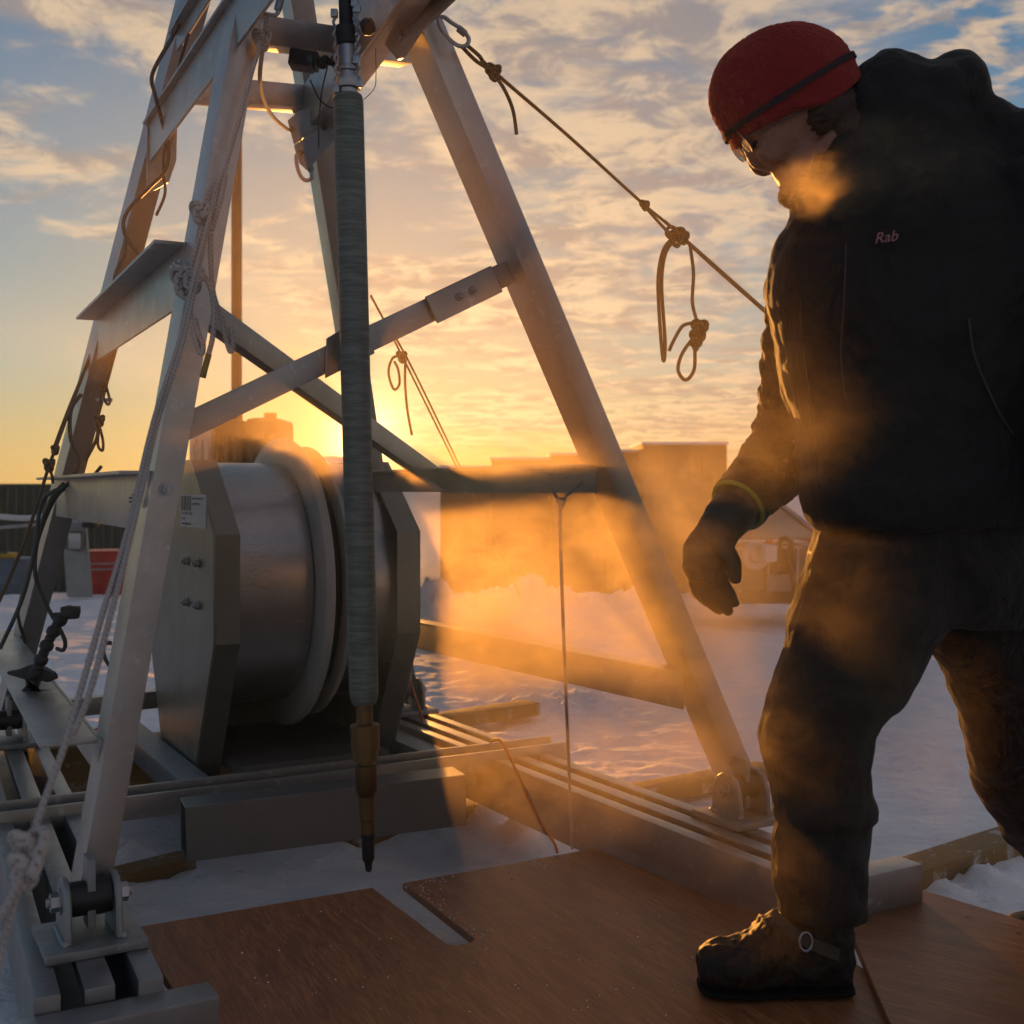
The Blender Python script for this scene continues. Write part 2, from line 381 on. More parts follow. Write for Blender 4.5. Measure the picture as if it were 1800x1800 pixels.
def f_glass(t, b): setp(t, b, Base_Color=(.8, .75, .6), Roughness=.08, Metallic=.0, Transmission_Weight=.6)
GLASS = mat('lens', f_glass)

# ------------------------------------------------------------------ ground and horizon
def ground_z(x, y):
    r = math.hypot(x, y)
    t = min(max((y-11.0-.5*mnoise.noise(Vector((x*.4, 3, 0))))/13.0, 0), 1); z = -.18 - 1.15*(t*t*(3-2*t)) if y > 0 else -.18
    if y > 60: z += 1.1*(1-math.cos(min((y-60)/900, 1)*math.pi))
    a = math.exp(-((x/max(y, 1)+.150)/.055)**2)*math.exp(-((y-230)/90)**2)
    z += 8.4*a
    k = 1/(1+r*.02)
    z += .030*mnoise.fractal(Vector((x*.9, y*1.5, 1.3)), .9, 2.1, 4)*min(1, max(.25, (y-1)/3))
    if 1.0 < y < 14: z += .016*mnoise.fractal(Vector((x*5, y*6, 4)), .75, 2.2, 5)
    if 9 < y < 14: z += (.30 if x > -1.6 else .05)*max(0, .12+mnoise.fractal(Vector((x*1.9, y*2.0, 9)), .7, 2.2, 5))*math.exp(-((y-11.3)/.8)**2)
    # trampled snow heaped along the frame
    for (cx, cyy, s, h) in HEAPS: z += h*math.exp(-(((x-cx)**2+(y-cyy)**2)/(s*s)))*(.75+.7*mnoise.fractal(Vector((x*13, y*13, 2)), .6, 2.2, 4))
    return z
HEAPS = []
for px_h, py_h, s, h in ((230, 1560, .10, .035), (420, 1560, .14, .05), (560, 1520, .12, .05), (880, 1440, .09, .09), (920, 1470, .08, .07), (760, 1470, .10, .045), (250, 1500, .12, .05),
                         (1000, 1235, .35, .05), (1560, 1330, .4, .03), (1700, 1560, .15, .05), (60, 1160, .5, .02), (1290, 1480, .1, .03)):
    g = G(px_h, py_h, -.18); HEAPS.append((g.x, g.y, s, h))
def axis(near, n, k, far):
    t = np.linspace(-1, 1, n); v = np.sinh(t*k)/np.sinh(k); return v*far
gx = axis(0, 340, 9.4, 3000); gy = np.concatenate([-np.geomspace(3000, .4, 40), np.linspace(0, 6.5, 300), np.geomspace(6.54, 16, 130), np.geomspace(16.3, 4000, 110)])
gx = np.unique(np.concatenate([np.linspace(-2.6, 2.6, 230), np.linspace(-8, -2.65, 70), np.linspace(2.65, 8, 70), -np.geomspace(8.2, 3000, 60), np.geomspace(8.2, 3000, 60)]))
me = bpy.data.meshes.new('snow_ground'); nx, ny = len(gx), len(gy)
vs = [(float(x), float(y), ground_z(float(x), float(y))) for y in gy for x in gx]
fs = [(j*nx+i, j*nx+i+1, (j+1)*nx+i+1, (j+1)*nx+i) for j in range(ny-1) for i in range(nx-1)]
me.from_pydata(vs, [], fs); me.materials.append(SNOW)
for p in me.polygons: p.use_smooth = True
snow = put(bpy.data.objects.new('snow_ground', me)); tag(snow, 'wind-rippled snow field', None, None, 'structure')

# ------------------------------------------------------------------ background buildings
def hut_corrugated():
    t = empty('corrugated_building', (-12.5, 27, -1.4), 'long dark corrugated steel building far behind the left legs', 'building')
    bm = bmesh.new(); x0, x1, zb, zt, y0 = -22.0, -7.2, -1.9, .95, 26.0
    n = 500; rows = []
    for i in range(n+1):
        x = x0+(x1-x0)*i/n; y = y0-.05*math.sin(x*2*math.pi/.19)
        rows.append((bm.verts.new((x, y, zb)), bm.verts.new((x, y, zt))))
    for a, b in zip(rows, rows[1:]): bm.faces.new((a[0], b[0], b[1], a[1]))
    mk('wall', bm, CORR, t, smooth=True, sharp=80)
    boxobj('roof', ((x0+x1)/2, y0+2.1, zt+.03), (x1-x0+.1, 4.1, .08), CORR, t)
    boxobj('side_wall', (x1, y0+2.1, (zb+zt)/2), (.08, 4, zt-zb-.06), CORR, t)
hut_corrugated()
CONT = simple('dark crate panel', (.028, .02, .014), .7, bs=.3, bscale=2)
def container(x0p, x1p, topp, d, depth, label, botp=1085):
    a, b = P(x0p, topp, d), P(x1p, topp, d); zb = -1.6
    t = empty('cargo_container', ((a.x+b.x)/2, d+depth/2, zb), label, 'container', 'cargo containers in the row behind the steam')
    boxobj('body', ((a.x+b.x)/2, d+depth/2, (a.z+zb)/2), (b.x-a.x-.02, depth, a.z-zb), CONT, t, .02)
    bm = bmesh.new()
    n = max(3, int((b.x-a.x)/.22))
    for i in range(n):
        x = a.x+.08+(b.x-a.x-.16)*(i+.5)/n; abox(bm, (x, d-.012, (a.z+zb)/2), (.09, .03, a.z-zb-.25), .008)
    mk('ribbing', bm, CONT, t)
    bm = bmesh.new(); abox(bm, ((a.x+b.x)/2, d+depth/2, a.z+.02), (b.x-a.x+.04, depth+.04, .05), .02)
    mk('snow_cap', bm, SNOW, t, smooth=True)
container(773, 862, 822, 21.5, 2.2, 'lowest brown container at the left end of the row, beside the snow gap')
container(863, 967, 808, 21.6, 2.2, 'brown container in the row, second from the left end')
container(968, 1062, 800, 21.4, 2.2, 'brown container in the row, just left of the right mast leg')
container(1063, 1129, 794, 21.7, 2.2, 'narrow brown container in the row, behind the right mast leg')
container(1130, 1279, 781, 21.0, 2.2, 'tallest and widest brown container, right end of the row')
# small hut with gable roof on the right
def gable_hut():
    d = 17.0; c = P(1375, 935, d); t = empty('gable_hut', (c.x, d+1, -1), 'small cream hut with grey gable roof behind the worker', 'hut')
    L, Rr, ap = P(1306, 944, d), P(1440, 946, d), P(1362, 886, d)
    zb = -1.5; Ld, Rd = Vector((0, 2.0, 0)), Vector((0, 2.0, 0))
    bm = bmesh.new(); ring = [Vector((L.x, d, zb)), Vector((Rr.x, d, zb)), Vector((Rr.x, d, Rr.z)), ap, Vector((L.x, d, L.z))]
    f = [bm.verts.new(p) for p in ring]; k = [bm.verts.new(p+Ld) for p in ring]
    bm.faces.new(f); bm.faces.new(k[::-1])
    for i in range(5): bm.faces.new((f[i], k[i], k[(i+1) % 5], f[(i+1) % 5]))
    mk('wall', bm, CANVAS, t)
    o = Vector((0, -.12, .02)); q = Vector((.35, 2.3, .25))
    for s, e in ((ap, Rr+Vector((.12, 0, -.08))), (ap, L+Vector((-.12, 0, -.08)))):
        plate('roof', [s+o, e+o, e+Vector((0, 2.2, .02)), s+Vector((0, 2.2, .02))], (0, 0, 1), .06, ROOFM, t)
    boxobj('fascia', ((L.x+Rr.x)/2, d-.03, L.z-.06), (Rr.x-L.x, .05, .07), RED, t)
gable_hut()
# engine-driven machine half hidden in the steam
def machine():
    d = 9.4; c = P(1320, 1060, d); t = empty('engine_unit', (c.x, d, -.15), 'cluttered engine unit on a dark sled half hidden by steam', 'machine')
    g = lambda x, y, dd=0: P(x, y, d+dd)
    s = d/F
    def B(name, x0, x1, y0, y1, th, m, dd=0, bev=.02):
        a, b = g(x0, y0, dd), g(x1, y1, dd); boxobj(name, ((a.x+b.x)/2, d+dd+th/2, (a.z+b.z)/2), (b.x-a.x, th, a.z-b.z), m, t, bev)
    B('sled_deck', 1235, 1425, 1040, 1062, .7, BLACK); B('engine_block', 1262, 1345, 985, 1040, .5, DARKM); B('battery_box', 1352, 1392, 1010, 1040, .4, simple('dull grey box', (.22, .21, .2), .6), -.05)
    B('air_box', 1278, 1312, 958, 984, .3, BLACK); B('control_panel', 1395, 1424, 960, 1040, .4, DARKM); B('tool_tray', 1300, 1420, 952, 957, .35, ALU2, .1, .004); B('radiator', 1236, 1262, 972, 1040, .5, BLACK); B('rear_cowl', 1345, 1424, 966, 1008, .4, BLACK, .2)
    for x, y, r in ((1250, 1000, 20), (1330, 978, 24), (1300, 1020, 16)):
        bm = bmesh.new(); cc = g(x, y, -.12); lathe(bm, frame(cc, Vector((0, 1, 0)), Vector((1, 0, 0))), [(.01, 0), (r*s*.4, 0), (r*s*.5, .03), (r*s, .03), (r*s*1.05, .06), (r*s, .10), (.01, .10)], 28)
        mk('pulley', bm, STEEL if r > 22 else DARKM, t, smooth=True)
    tubeobj('exhaust_pipe', [g(1270, 985, .1), g(1268, 950, .1), g(1280, 935, .1), g(1300, 940, .1)], .035, DARKM, t)
    tubeobj('hose', [g(1400, 1040, -.1), g(1385, 980, -.2), g(1392, 955, -.2), g(1372, 950, -.1), g(1365, 1010, -.1)], .022, BLACK, t)
    for x in (1250, 1300, 1350, 1400): tubeobj('frame_post', [g(x, 1042, -.02), g(x+2, 960, -.02)], .012, ALU2, t, 0)
    tubeobj('frame_rail', [g(1236, 966, -.02), g(1410, 962, -.02)], .012, ALU2, t, 0)
machine()
t = empty('jerry_can', P(1352, 985, 9.2), 'white jerry can with orange cap standing on the engine unit', 'jerry can')
p = P(1352, 972, 9.2); boxobj('body', p, (.095, .16, .13), WHITEP, t, .02); boxobj('cap', p+Vector((.0, 0, .085)), (.05, .05, .035), ORANGEC, t, .01)
# things left in the back
def barrel(px, topy, boty, wpx, d, m, label, tilt=0):
    c = P(px, boty, d); r = wpx/2/F*d; h = (boty-topy)/F*d
    t = empty('plastic_drum', c, label, 'drum'); bm = bmesh.new()
    lathe(bm, Matrix.Translation(c), [(.01, 0), (r*.95, 0), (r, .03), (r, h*.3), (r*1.02, h*.33), (r, h*.36), (r, h*.64), (r*1.02, h*.67), (r, h*.7), (r, h-.03), (r*.95, h), (.01, h)], 40)
    mk('shell', bm, m, t, smooth=True); bm = bmesh.new(); lathe(bm, Matrix.Translation(c+Vector((0, 0, h-.012))), [(r*.94, 0), (r*1.03, 0), (r*1.03, .02), (r*.94, .02)], 40); mk('rim', bm, m, t, smooth=True)
barrel(188, 968, 1050, 82, 12.5, RED, 'red plastic drum standing in snow behind the left legs')
barrel(20, 982, 1045, 84, 12.8, BLUEG, 'blue grey drum in the snow at the far left edge')
t = empty('yellow_case', P(8, 980, 12.7), 'yellow case lying on top of the blue grey drum', 'case'); boxobj('body', P(6, 976, 12.7), (.24, .2, .055), YEL, t, .015); boxobj('handle', P(6, 971, 12.6), (.08, .03, .02), BLACK, t, .004)
tg = lambda x, y, d=12.2: P(x, y, d)
t = empty('metal_railing', P(160, 1050, 12.0), 'low grey metal railing in front of the red drum', 'railing')
boxobj('post', P(127, 1018, 12.0), (.04, .04, .36), ALU2, t); boxobj('post', P(238, 1018, 12.0), (.04, .04, .36), ALU2, t)
for y in (991, 1001): tubeobj('rail', [P(127, y+1, 11.97), P(238, y-1, 11.97)], .009, ALU2, t, 0)
t = empty('control_stand', P(130, 1050, 11.6), 'grey control stand with floodlight and emergency stop button', 'control stand')
plate('stand_plate', [tg(137, 889, 11.6), tg(148, 889, 11.6), tg(160, 1050, 11.6), tg(118, 1050, 11.6), tg(110, 950, 11.6)], (0, 1, 0), .05, GALV, t)
bm = bmesh.new(); abox(bm, (0, 0, 0), (.15, .08, .19), .03); mk('floodlight', bm, DARKM, t, Matrix.Translation(P(131, 951, 11.5)) @ Matrix.Rotation(.2, 4, 'Y'), True)
boxobj('lamp_glass', P(131, 951, 11.45), (.115, .01, .15), STEEL, t, .004)
boxobj('switch_box', P(160, 910, 11.5), (.14, .12, .19), BLACK, t, .015)
bm = bmesh.new(); q = P(168, 908, 11.5); cyl(bm, q, q+Vector((.05, -.02, 0)), .085, .075); mk('button_collar', bm, YEL, t, smooth=True)
bm = bmesh.new(); cyl(bm, q+Vector((.05, -.02, 0)), q+Vector((.09, -.035, 0)), .035); cyl(bm, q+Vector((.09, -.035, 0)), q+Vector((.125, -.05, 0)), .06, .055); mk('stop_button', bm, RED, t, smooth=True)
tag(tubeobj('white_hose', [P(-60, 900, 10.8), P(0, 908, 10.8), P(60, 910, 10.8), P(140, 896, 10.8), P(200, 878, 10.8), P(270, 870, 10.8)], .026, WHITEP, None), 'thick white hose sagging behind the left legs', 'hose')
tag(tubeobj('white_pole', [P(-60, 932, 11.2), P(120, 918, 11.2), P(245, 908, 11.2)], .016, ALU2, None, 0), 'straight pale pole below the white hose on the left', 'pole')
# mast pole and tanks in the centre back
t = empty('mast_pole', P(416, 1040, 10.5), 'plain brown vertical pole rising behind the winch', 'pole')
bm = bmesh.new(); a = P(416, 100, 9.5); cyl(bm, Vector((a.x, 9.5, -.3)), Vector((a.x, 9.5, 5.2)), .042, seg=24); mk('pole_tube', bm, simple('brown paint', (.10, .065, .035), .6), t, smooth=True)
bm = bmesh.new(); cyl(bm, Vector((a.x, 9.5, -.3)), Vector((a.x, 9.5, -.02)), .10, seg=24); mk('pole_foot', bm, STEEL, t, smooth=True)
def tank(x0, x1, topy, d, m, label, group=None):
    a, b = P(x0, topy, d), P(x1, topy, d); zb = -.35; w_ = b.x-a.x; cxx = (a.x+b.x)/2
    t = empty('fuel_tank', (cxx, d+.3, zb), label, 'tank', group)
    bm = bmesh.new(); abox(bm, (cxx, d+.3, (a.z+zb)/2), (w_, .55, a.z-zb), .06); mk('shell', bm, m, t, smooth=True)
    bm = bmesh.new()
    for fx in (-.3, 0, .3): cyl(bm, Vector((cxx+fx*w_, d-.02, zb+.1)), Vector((cxx+fx*w_, d-.02, a.z-.12)), .018, seg=10)
    mk('rib', bm, m, t, smooth=True)
    bm = bmesh.new(); cyl(bm, Vector((cxx+.02, d+.2, a.z-.01)), Vector((cxx+.02, d+.2, a.z+.04)), .045); mk('cap', bm, BLACK, t, smooth=True)
tank(331, 372, 742, 8.2, simple('pale tank', (.45, .42, .36), .6, bscale=6), 'pale tank with rounded corners behind the winch, left of the dark ones')
tank(373, 424, 735, 8.25, simple('brown tank', (.10, .07, .04), .6, bscale=6), 'dark ribbed tank beside the pole behind the winch')
tank(428, 492, 733, 8.3, simple('brown tank b', (.11, .07, .035), .6, bscale=6), 'dark rounded tank right of the pole behind the winch')
t = empty('tarpaulin_bundle', P(386, 735, 8.3), 'crumpled white tarpaulin bundle lying on the tank tops', 'tarpaulin')
bm = bmesh.new()
for k, (x, y, r, h) in enumerate(((386, 728, .05, .06), (394, 722, .03, .07), (378, 731, .035, .04))):
    c = P(x, y+6, 8.35); v = bmesh.ops.create_icosphere(bm, subdivisions=3, radius=1)['verts']; bmesh.ops.scale(bm, vec=(r, .12, h), verts=v)
    for q in v: q.co += .012*mnoise.noise_vector(q.co*30)
    bmesh.ops.translate(bm, vec=c, verts=v)
mk('cloth', bm, WHITEP, t, smooth=True, sharp=70)

# ------------------------------------------------------------------ plywood boards, planks
def board(name, outline, z, th, label, rot, group='plywood boards over the snow'):
    bm = bmesh.new(); c = Vector((sum(p.x for p in outline)/len(outline), sum(p.y for p in outline)/len(outline), z))
    M = Matrix.Translation(c) @ Matrix.Rotation(rot, 4, 'Z'); Mi = M.inverted()
    a = [bm.verts.new(Mi @ Vector((p.x, p.y, z))) for p in outline]; b = [bm.verts.new(Mi @ Vector((p.x, p.y, z-th))) for p in outline]; m = len(a)
    es = [(a[k], a[(k+1) % m]) for k in range(m)]
    bm.faces.new(a); bm.faces.new(b[::-1])
    for k in range(m): bm.faces.new((a[k], b[k], b[(k+1) % m], a[(k+1) % m]))
    bmesh.ops.recalc_face_normals(bm, faces=bm.faces[:])
    top = [e for e in bm.edges if all(abs(v.co.z) < 1e-6 for v in e.verts)]
    bmesh.ops.bevel(bm, geom=top, offset=.0015, segments=1, affect='EDGES')
    bmesh.ops.triangulate(bm, faces=[f for f in bm.faces if len(f.verts) > 4])
    o = mk(name, bm, PLY, None, M); return tag(o, label, 'board', group)
s0, s1 = G(655, 1560), G(708, 1552); e0, e1 = G(783, 1657), G(832, 1648)
axs = (e0-s0).normalized(); cc = (e0+e1)/2; rr = (e1-e0)/2; fwd = Vector((rr.y, -rr.x, 0)); fwd = fwd if fwd.dot(axs) > 0 else -fwd
arc = [cc - rr*math.cos(a) + fwd*.75*math.sin(a) for a in [math.pi*k/12 for k in range(1, 12)]]
corner = G(1345, 1618)
out = [G(235, 1630), s0, e0] + arc + [e1, s1, G(1045, 1491), corner, G(1500, 1690), Vector((.95, 1.25, 0)), Vector((.2, .75, 0)), G(350, 1815), ]
out[-1] = G(345, 1806); out.insert(len(out)-1, Vector((-.25, 1.2, 0)))
board('plywood_board', out, 0.0, .016, 'large reddish plywood board with a rounded slot cut in it', .45)
board('plywood_board', [G(1588, 1557, .012), G(1860, 1640, .012), Vector((1.6, 1.5, 0)), Vector((1.0, 1.15, 0)), Vector((.60, 1.78, 0)), G(1495, 1640, .012)], .0165, .016, 'reddish plywood board behind the boot at the right edge', .9)
def plank(a, b, wd, th, label):
    o = beam('timber_plank', a-Z*th/2, b-Z*th/2, th, wd, WOOD, None, Z, .004); return tag(o, label, 'plank', 'timber planks lying in the snow')
for bd, pts_ in ((bpy.data.objects['plywood_board'], [(300, 1650), (470, 1622), (620, 1590), (760, 1575), (900, 1545), (1020, 1515), (1110, 1550), (1210, 1597), (700, 1690), (960, 1670)]), (bpy.data.objects['plywood_board.001'], [(1605, 1580), (1700, 1612), (1790, 1640), (1560, 1640)])):
    z_ = .0 if bd.name == 'plywood_board' else .0165
    for x_, y_ in pts_:
        q_ = G(x_, y_, z_); bm = bmesh.new(); cyl(bm, q_-Z*.001, q_+Z*.0006, .0038, seg=12); mk('screw', bm, DARKM, bd)
plank(G(1110, 1385, -.11), G(1350, 1342, -.11), .11, .05, 'timber plank in the snow just beyond the right leg foot')
plank(G(1500, 1552, -.11), G(1860, 1435, -.11), .11, .05, 'timber plank running right past the end of the slotted rail')
plank(G(735, 1262, -.10), G(935, 1232, -.10), .12, .06, 'short timber plank beyond the rail by the rear leg')
plank(G(150, 1545, -.13), G(330, 1500, -.13), .09, .06, 'yellowish timber plank poking out left of the box beam')
plank(G(600, 1460, -.13), G(920, 1388, -.13), .12, .06, 'dark timber plank under the right end of the box beam')
plank(G(40, 1345, -.12), G(175, 1318, -.12), .10, .05, 'timber plank crossed by cables at the left')
for i, (p_, q_) in enumerate(((G(300, 1810, -.07), G(1000, 1690, -.07)), (Vector((-.35, 1.35, -.07)), Vector((.75, 1.95, -.07))))):
    tag(beam('board_joist', p_, q_, .10, .06, WOOD, None, Z), 'timber joist under the slotted plywood board, %s' % ('rear one' if i == 0 else 'near one'), 'joist', 'joists under the plywood')
tag(beam('board_joist', Vector((.95, 1.5, -.06)), Vector((1.15, 2.6, -.06)), .10, .06, WOOD, None, Z), 'timber joist under the right plywood board', 'joist', 'joists under the plywood')

# ------------------------------------------------------------------ base frame with slotted rails
base = empty('base_frame', G(600, 1400, -.1), 'aluminium base frame of slotted rails and cross beams on the snow', 'base frame')
def rail(a, b, wd=.185, h=.15):
    """rail made of three top strips over an open channel; a, b = centre of its top at the near and far end"""
    d = (b-a); s = Z.cross(d).normalized(); r = None
    strip = wd*.205
    for k in (-1, 0, 1):
        off = s*(k*(wd/2-strip/2)); wdt = strip if k else strip*1.15
        if k: beam('rail_wall', a+off-Z*h/2, b+off-Z*h/2, strip, h, RAILM, base, s, .005)
        else: beam('rail_strip', a+off-Z*.0125, b+off-Z*.0125, wdt, .025, RAILM, base, s, .003)
    beam('rail_floor', a-Z*(h-.012), b-Z*(h-.012), wd-2*strip-.001, .02, DARKM, base, s, .001)
zt = .10
LA = (G(290, 1737, zt)+G(63, 1733, zt))/2; LB = LA+(P(15, 1290, 3.9).xy-LA.xy).to_3d().normalized()*2.7; LB.z = zt
rail(LA, LB, .20)
RA = (G(1200, 1462, zt)+G(1240, 1427, zt))/2; RB = (G(746, 1285, zt)+G(768, 1259, zt))/2; rd = (RB-RA).normalized()
rail(RA-rd*.46, RB+rd*1.1, .185)
RE = RA-rd*.46
# end caps
beam('end_cap', LA-R*.035-U*.135-Z*.075, LA-R*.035+U*.175-Z*.075, .10, .07, RAILM, base, Z, .006)
ec = G(1582, 1502, zt); beam('end_cap', ec-U*.27-Z*.045-R*.03, ec-Z*.045-R*.03, .085, .07, ALU2, base, Z, .008)
# twin cross beams and the hollow box beam
a1, b1 = G(-120, 1424, .13), G(968, 1293, .13); a2, b2 = G(-120, 1443, .125), G(1000, 1303, .13)
LP_ = lambda t=.006, w_=.05, h=.058: [(0, 0), (w_, 0), (w_, t), (t, t), (t, h), (0, h)]
beam('cross_beam', a1-Z*.025, b1-Z*.025, .05, .012, ALU2, base, Z, .003)
beam('cross_beam', a2-Z*.03, b2-Z*.03, .06, .012, ALU2, base, Z, .003)
beam('cross_beam', (a1+a2)/2-Z*.052, (b1+b2)/2-Z*.052, .008, .05, ALU2, base, Z, .002)
bx0, bx1 = P(322, 1458, 2.86), P(808, 1398, 3.13)
beam('box_beam', bx0, bx1, .130, .10, metal('box beam', (.20, .20, .20), .42, .75, (50, 50, 3)), base, Z, hollow=True)
abm = bmesh.new()
beam('cross_beam', P(15, 1255, 4.0), P(300, 1225, 4.25), .06, .06, ALU2, base, Z)
beam('cross_beam', P(600, 1230, 4.5), P(735, 1215, 4.6), .06, .06, ALU2, base, Z)
# foot clevises
def clevis(c, name_parent, far=False, bx=U, mw=.085):
    """welded base plate, two rounded lugs, roller and through bolt; c = centre on the rail top"""
    t = name_parent
    boxobj('foot_plate', c+Z*.008, (.17, .17, .016), GALV, t, .003, math.atan2(U.y, U.x))
    lug = lambda s: [c+bx*s+R*(-.055)+Z*.014, c+bx*s+R*.055+Z*.014, c+bx*s+R*.050+Z*.075, c+bx*s+R*.035+Z*.105, c+bx*s+R*.012+Z*.118, c+bx*s+R*(-.012)+Z*.118, c+bx*s+R*(-.035)+Z*.105, c+bx*s+R*(-.050)+Z*.075]
    for s in (-mw/2-.006, mw/2-.006): plate('lug', lug(s), bx, .012, GALV, t, .003)
    b = c+Z*.078
    bm = bmesh.new(); cyl(bm, b-bx*(mw/2-.008), b+bx*(mw/2-.008), .030, seg=32); mk('roller', bm, BLACK, t, smooth=True, sharp=30)
    bolt(b-bx*(mw/2+.006), -bx, STEEL, t, .017, .014); bolt(b+bx*(mw/2+.006), bx, STEEL, t, .017, .014)
    for s in (-1, 1):   # weld beads
        q = [c+bx*(s*(mw/2+.007))+R*k+Z*.018+Z*(.0025*math.sin(k*900)) for k in np.linspace(-.055, .055, 40)]
        tubeobj('weld_bead', q, .005, GALV, t, 0, seg=6)
    boxobj('swing_tab', b+Z*.012, (.014, .05, .12), GALV, t, .003, math.atan2(U.y, U.x))
cA = G(157, 1655, zt); clevis(cA+Z*.001, base)
cB = G(1303, 1440, zt); clevis(cB+Z*.001, base, bx=U)
cC = G(15, 1310, zt); clevis(cC+Z*.001, base)
cD = G(716, 1252, zt); clevis(cD+Z*.001, base)

# ------------------------------------------------------------------ drilling mast
mast = empty('drill_mast', G(620, 1400, zt), 'tall aluminium drilling mast with four splayed legs and cross bracing', 'drilling mast')
legs = {'A': (P(157, 1562, 2.2), P(433, 2, 2.4)), 'B': (P(1298, 1378, 3.0), P(735, 37, 2.5)), 'C': (P(14, 1245, 3.9), P(283, 215, 3.2)), 'D': (P(713, 1215, 4.38), P(560, 240, 3.32))}
def at(k, z):
    a, b = legs[k]; s = (z-a.z)/(b.z-a.z); return a+(b-a)*s
for k, (a, b) in legs.items():
    wd = .055 if k in 'AB' else .062
    top = at(k, 2.75)
    beam('leg', a, top, wd, .10, ALU, mast, U, .005)
# side beams (channels) joining C-A and D-B
CH = lambda h, f, s, t=.006: [(0, 0), (s*f, 0), (s*f, t), (s*t, t), (s*t, h), (0, h)]
def channel(k0, k1, z, h, f, s, e0=.05, e1=.05, off=.032, name='side_beam', both=False):
    """vertical web below a top flange, outside face of the legs; s=-1 left side, 1 right side"""
    a, b = at(k0, z), at(k1, z); d = (b-a).normalized(); a = a-d*e0+U*(s*off); b = b+d*e1+U*(s*off)
    M = frame(a, b-a, U); L = (b-a).length; bm = bmesh.new(); zl = M.to_3x3().inverted() @ Z
    yy = 1 if zl.y > 0 else -1; t = .007
    abox(bm, (0, -yy*h/2, L/2), (t, h, L), .001); abox(bm, (s*(f/2+t/2+.0005), -yy*t/2, L/2), (f, t, L), .001)
    if both: abox(bm, (s*(f/2+t/2+.0005), -yy*(h-t/2), L/2), (f, t, L), .001)
    return mk(name, bm, ALU2, mast, M, True, 30)
channel('C', 'A', 1.385, .12, .055, -1, .0, -.02); channel('C', 'A', .935, .115, .05, -1, .04, .03); channel('C', 'A', .44, .07, .10, -1, .14, .02)
channel('D', 'B', .47, .10, .05, -1, .02, .02, .034)
channel('D', 'B', .958, .066, .05, -1, .02, .02, .034)
channel('C', 'A', 1.875, .108, .014, -1, -.01, .35, .03); channel('C', 'A', 2.04, .045, .02, -1, -.15, .4)
channel('D', 'B', 1.98, .13, .05, 1, .08, .42, -.03, both=True)
# gusset plates
def gus(c, poly, nrm=U, t=.008, m=GALV, name='gusset_plate'):
    return plate(name, [c+R*a+Z*b for a, b in poly], nrm, t, m, mast)
cb = at('B', 1.88)-U*.040; gus(cb, [(.12, .09), (.12, -.01), (.085, -.03), (.02, -.082), (-.01, -.086), (-.09, -.060), (-.25, -.05), (-.30, -.02), (-.32, .10)], m=ALU2)
for pl_ in ([(527, 194), (586, 194), (588, 204), (516, 254), (505, 212)], [(516, 257), (588, 207), (590, 243), (540, 300), (526, 288)]):
    plate('gusset_plate', [P(x, y, 3.12) for x, y in pl_], -R, .008, GALV, mast)
for x_, y_ in ((513, 228), (571, 226), (529, 268)): bolt(P(x_, y_, 3.115), -R, DARKM, mast, .006, .004)
ca = at('A', 1.93)+U*.032; gus(ca, [(-.07, .1), (.07, .1), (.045, -.05), (-.045, -.05)], m=ALU2)
cc_ = at('C', 1.80)-R*.060; plate('gusset_plate', [cc_+U*a+Z*b for a, b in ((-.028, .07), (.052, .07), (.050, -.02), (.030, -.08), (-.028, -.12))], -R, .006, ALU2, mast)
for k, z, sd_ in (('B', 1.90, -1), ('B', 1.84, -1), ('D', 1.86, -1), ('C', 1.33, 1), ('A', 1.33, -1), ('C', .88, 1), ('A', .88, -1), ('B', .42, -1)):
    bolt(at(k, z)+U*(sd_*(.051 if k in 'BD' else .036)), U*sd_, STEEL, mast)
for k, z in (('C', .90), ('C', 1.34), ('A', .90)): bolt(at(k, z)-R*.052, -R, STEEL, mast, .010)
# upper cross beams between the two side frames
pA = P(452, 57, 2.56); pB = P(712, 92, 2.90); beam('cross_beam', pA, pB, .062, .05, ALU2, mast, Z)
pC = P(345, 158, 3.06); pD = P(612, 182, 3.30); beam('cross_beam', pC, pD, .062, .06, ALU2, mast, Z)
# crossed braces on the near side
def brace(p, q): return beam('brace', p, q, .052, .030, ALU2, mast, Z, .003)
bA0, bB0 = at('A', 1.00)+R*.065, at('B', 1.38)+R*.02-U*.03
brace(bA0, bB0); bA1 = at('A', 1.27)+R*.03; e0_, e1_ = at('D', .93), at('B', .93); bB1 = e0_+(e1_-e0_)*.44-U*.05-Z*.01; brace(bA1, bB1)
d1 = (bB0-bA0).normalized(); n1 = d1.cross(Z).normalized(); up1 = n1.cross(d1)
for s_, ln, h in ((.13, .17, .062),):
    q = bB0-d1*s_; plate('brace_bracket', [q-d1*ln*.5-up1*h*.5-R*.024, q+d1*ln*.5-up1*h*.5-R*.024, q+d1*ln*.5+up1*h*.5-R*.024, q-d1*ln*.5+up1*h*.5-R*.024], -R, .006, ALU2, mast)
    for e in (-.012, .022): bolt(q+d1*e-R*.032, -R, STEEL, mast, .008, .006)
q = bB0-d1*.42; plate('brace_bracket', [q-d1*.07-up1*.032-R*.022, q+d1*.05-up1*.030-R*.022, q+d1*.06+up1*.030-R*.022, q+d1*.01+up1*.044-R*.022, q-d1*.03+up1*.040-R*.022], -R, .006, ALU2, mast); bolt(q-R*.030, -R, STEEL, mast, .009, .006)

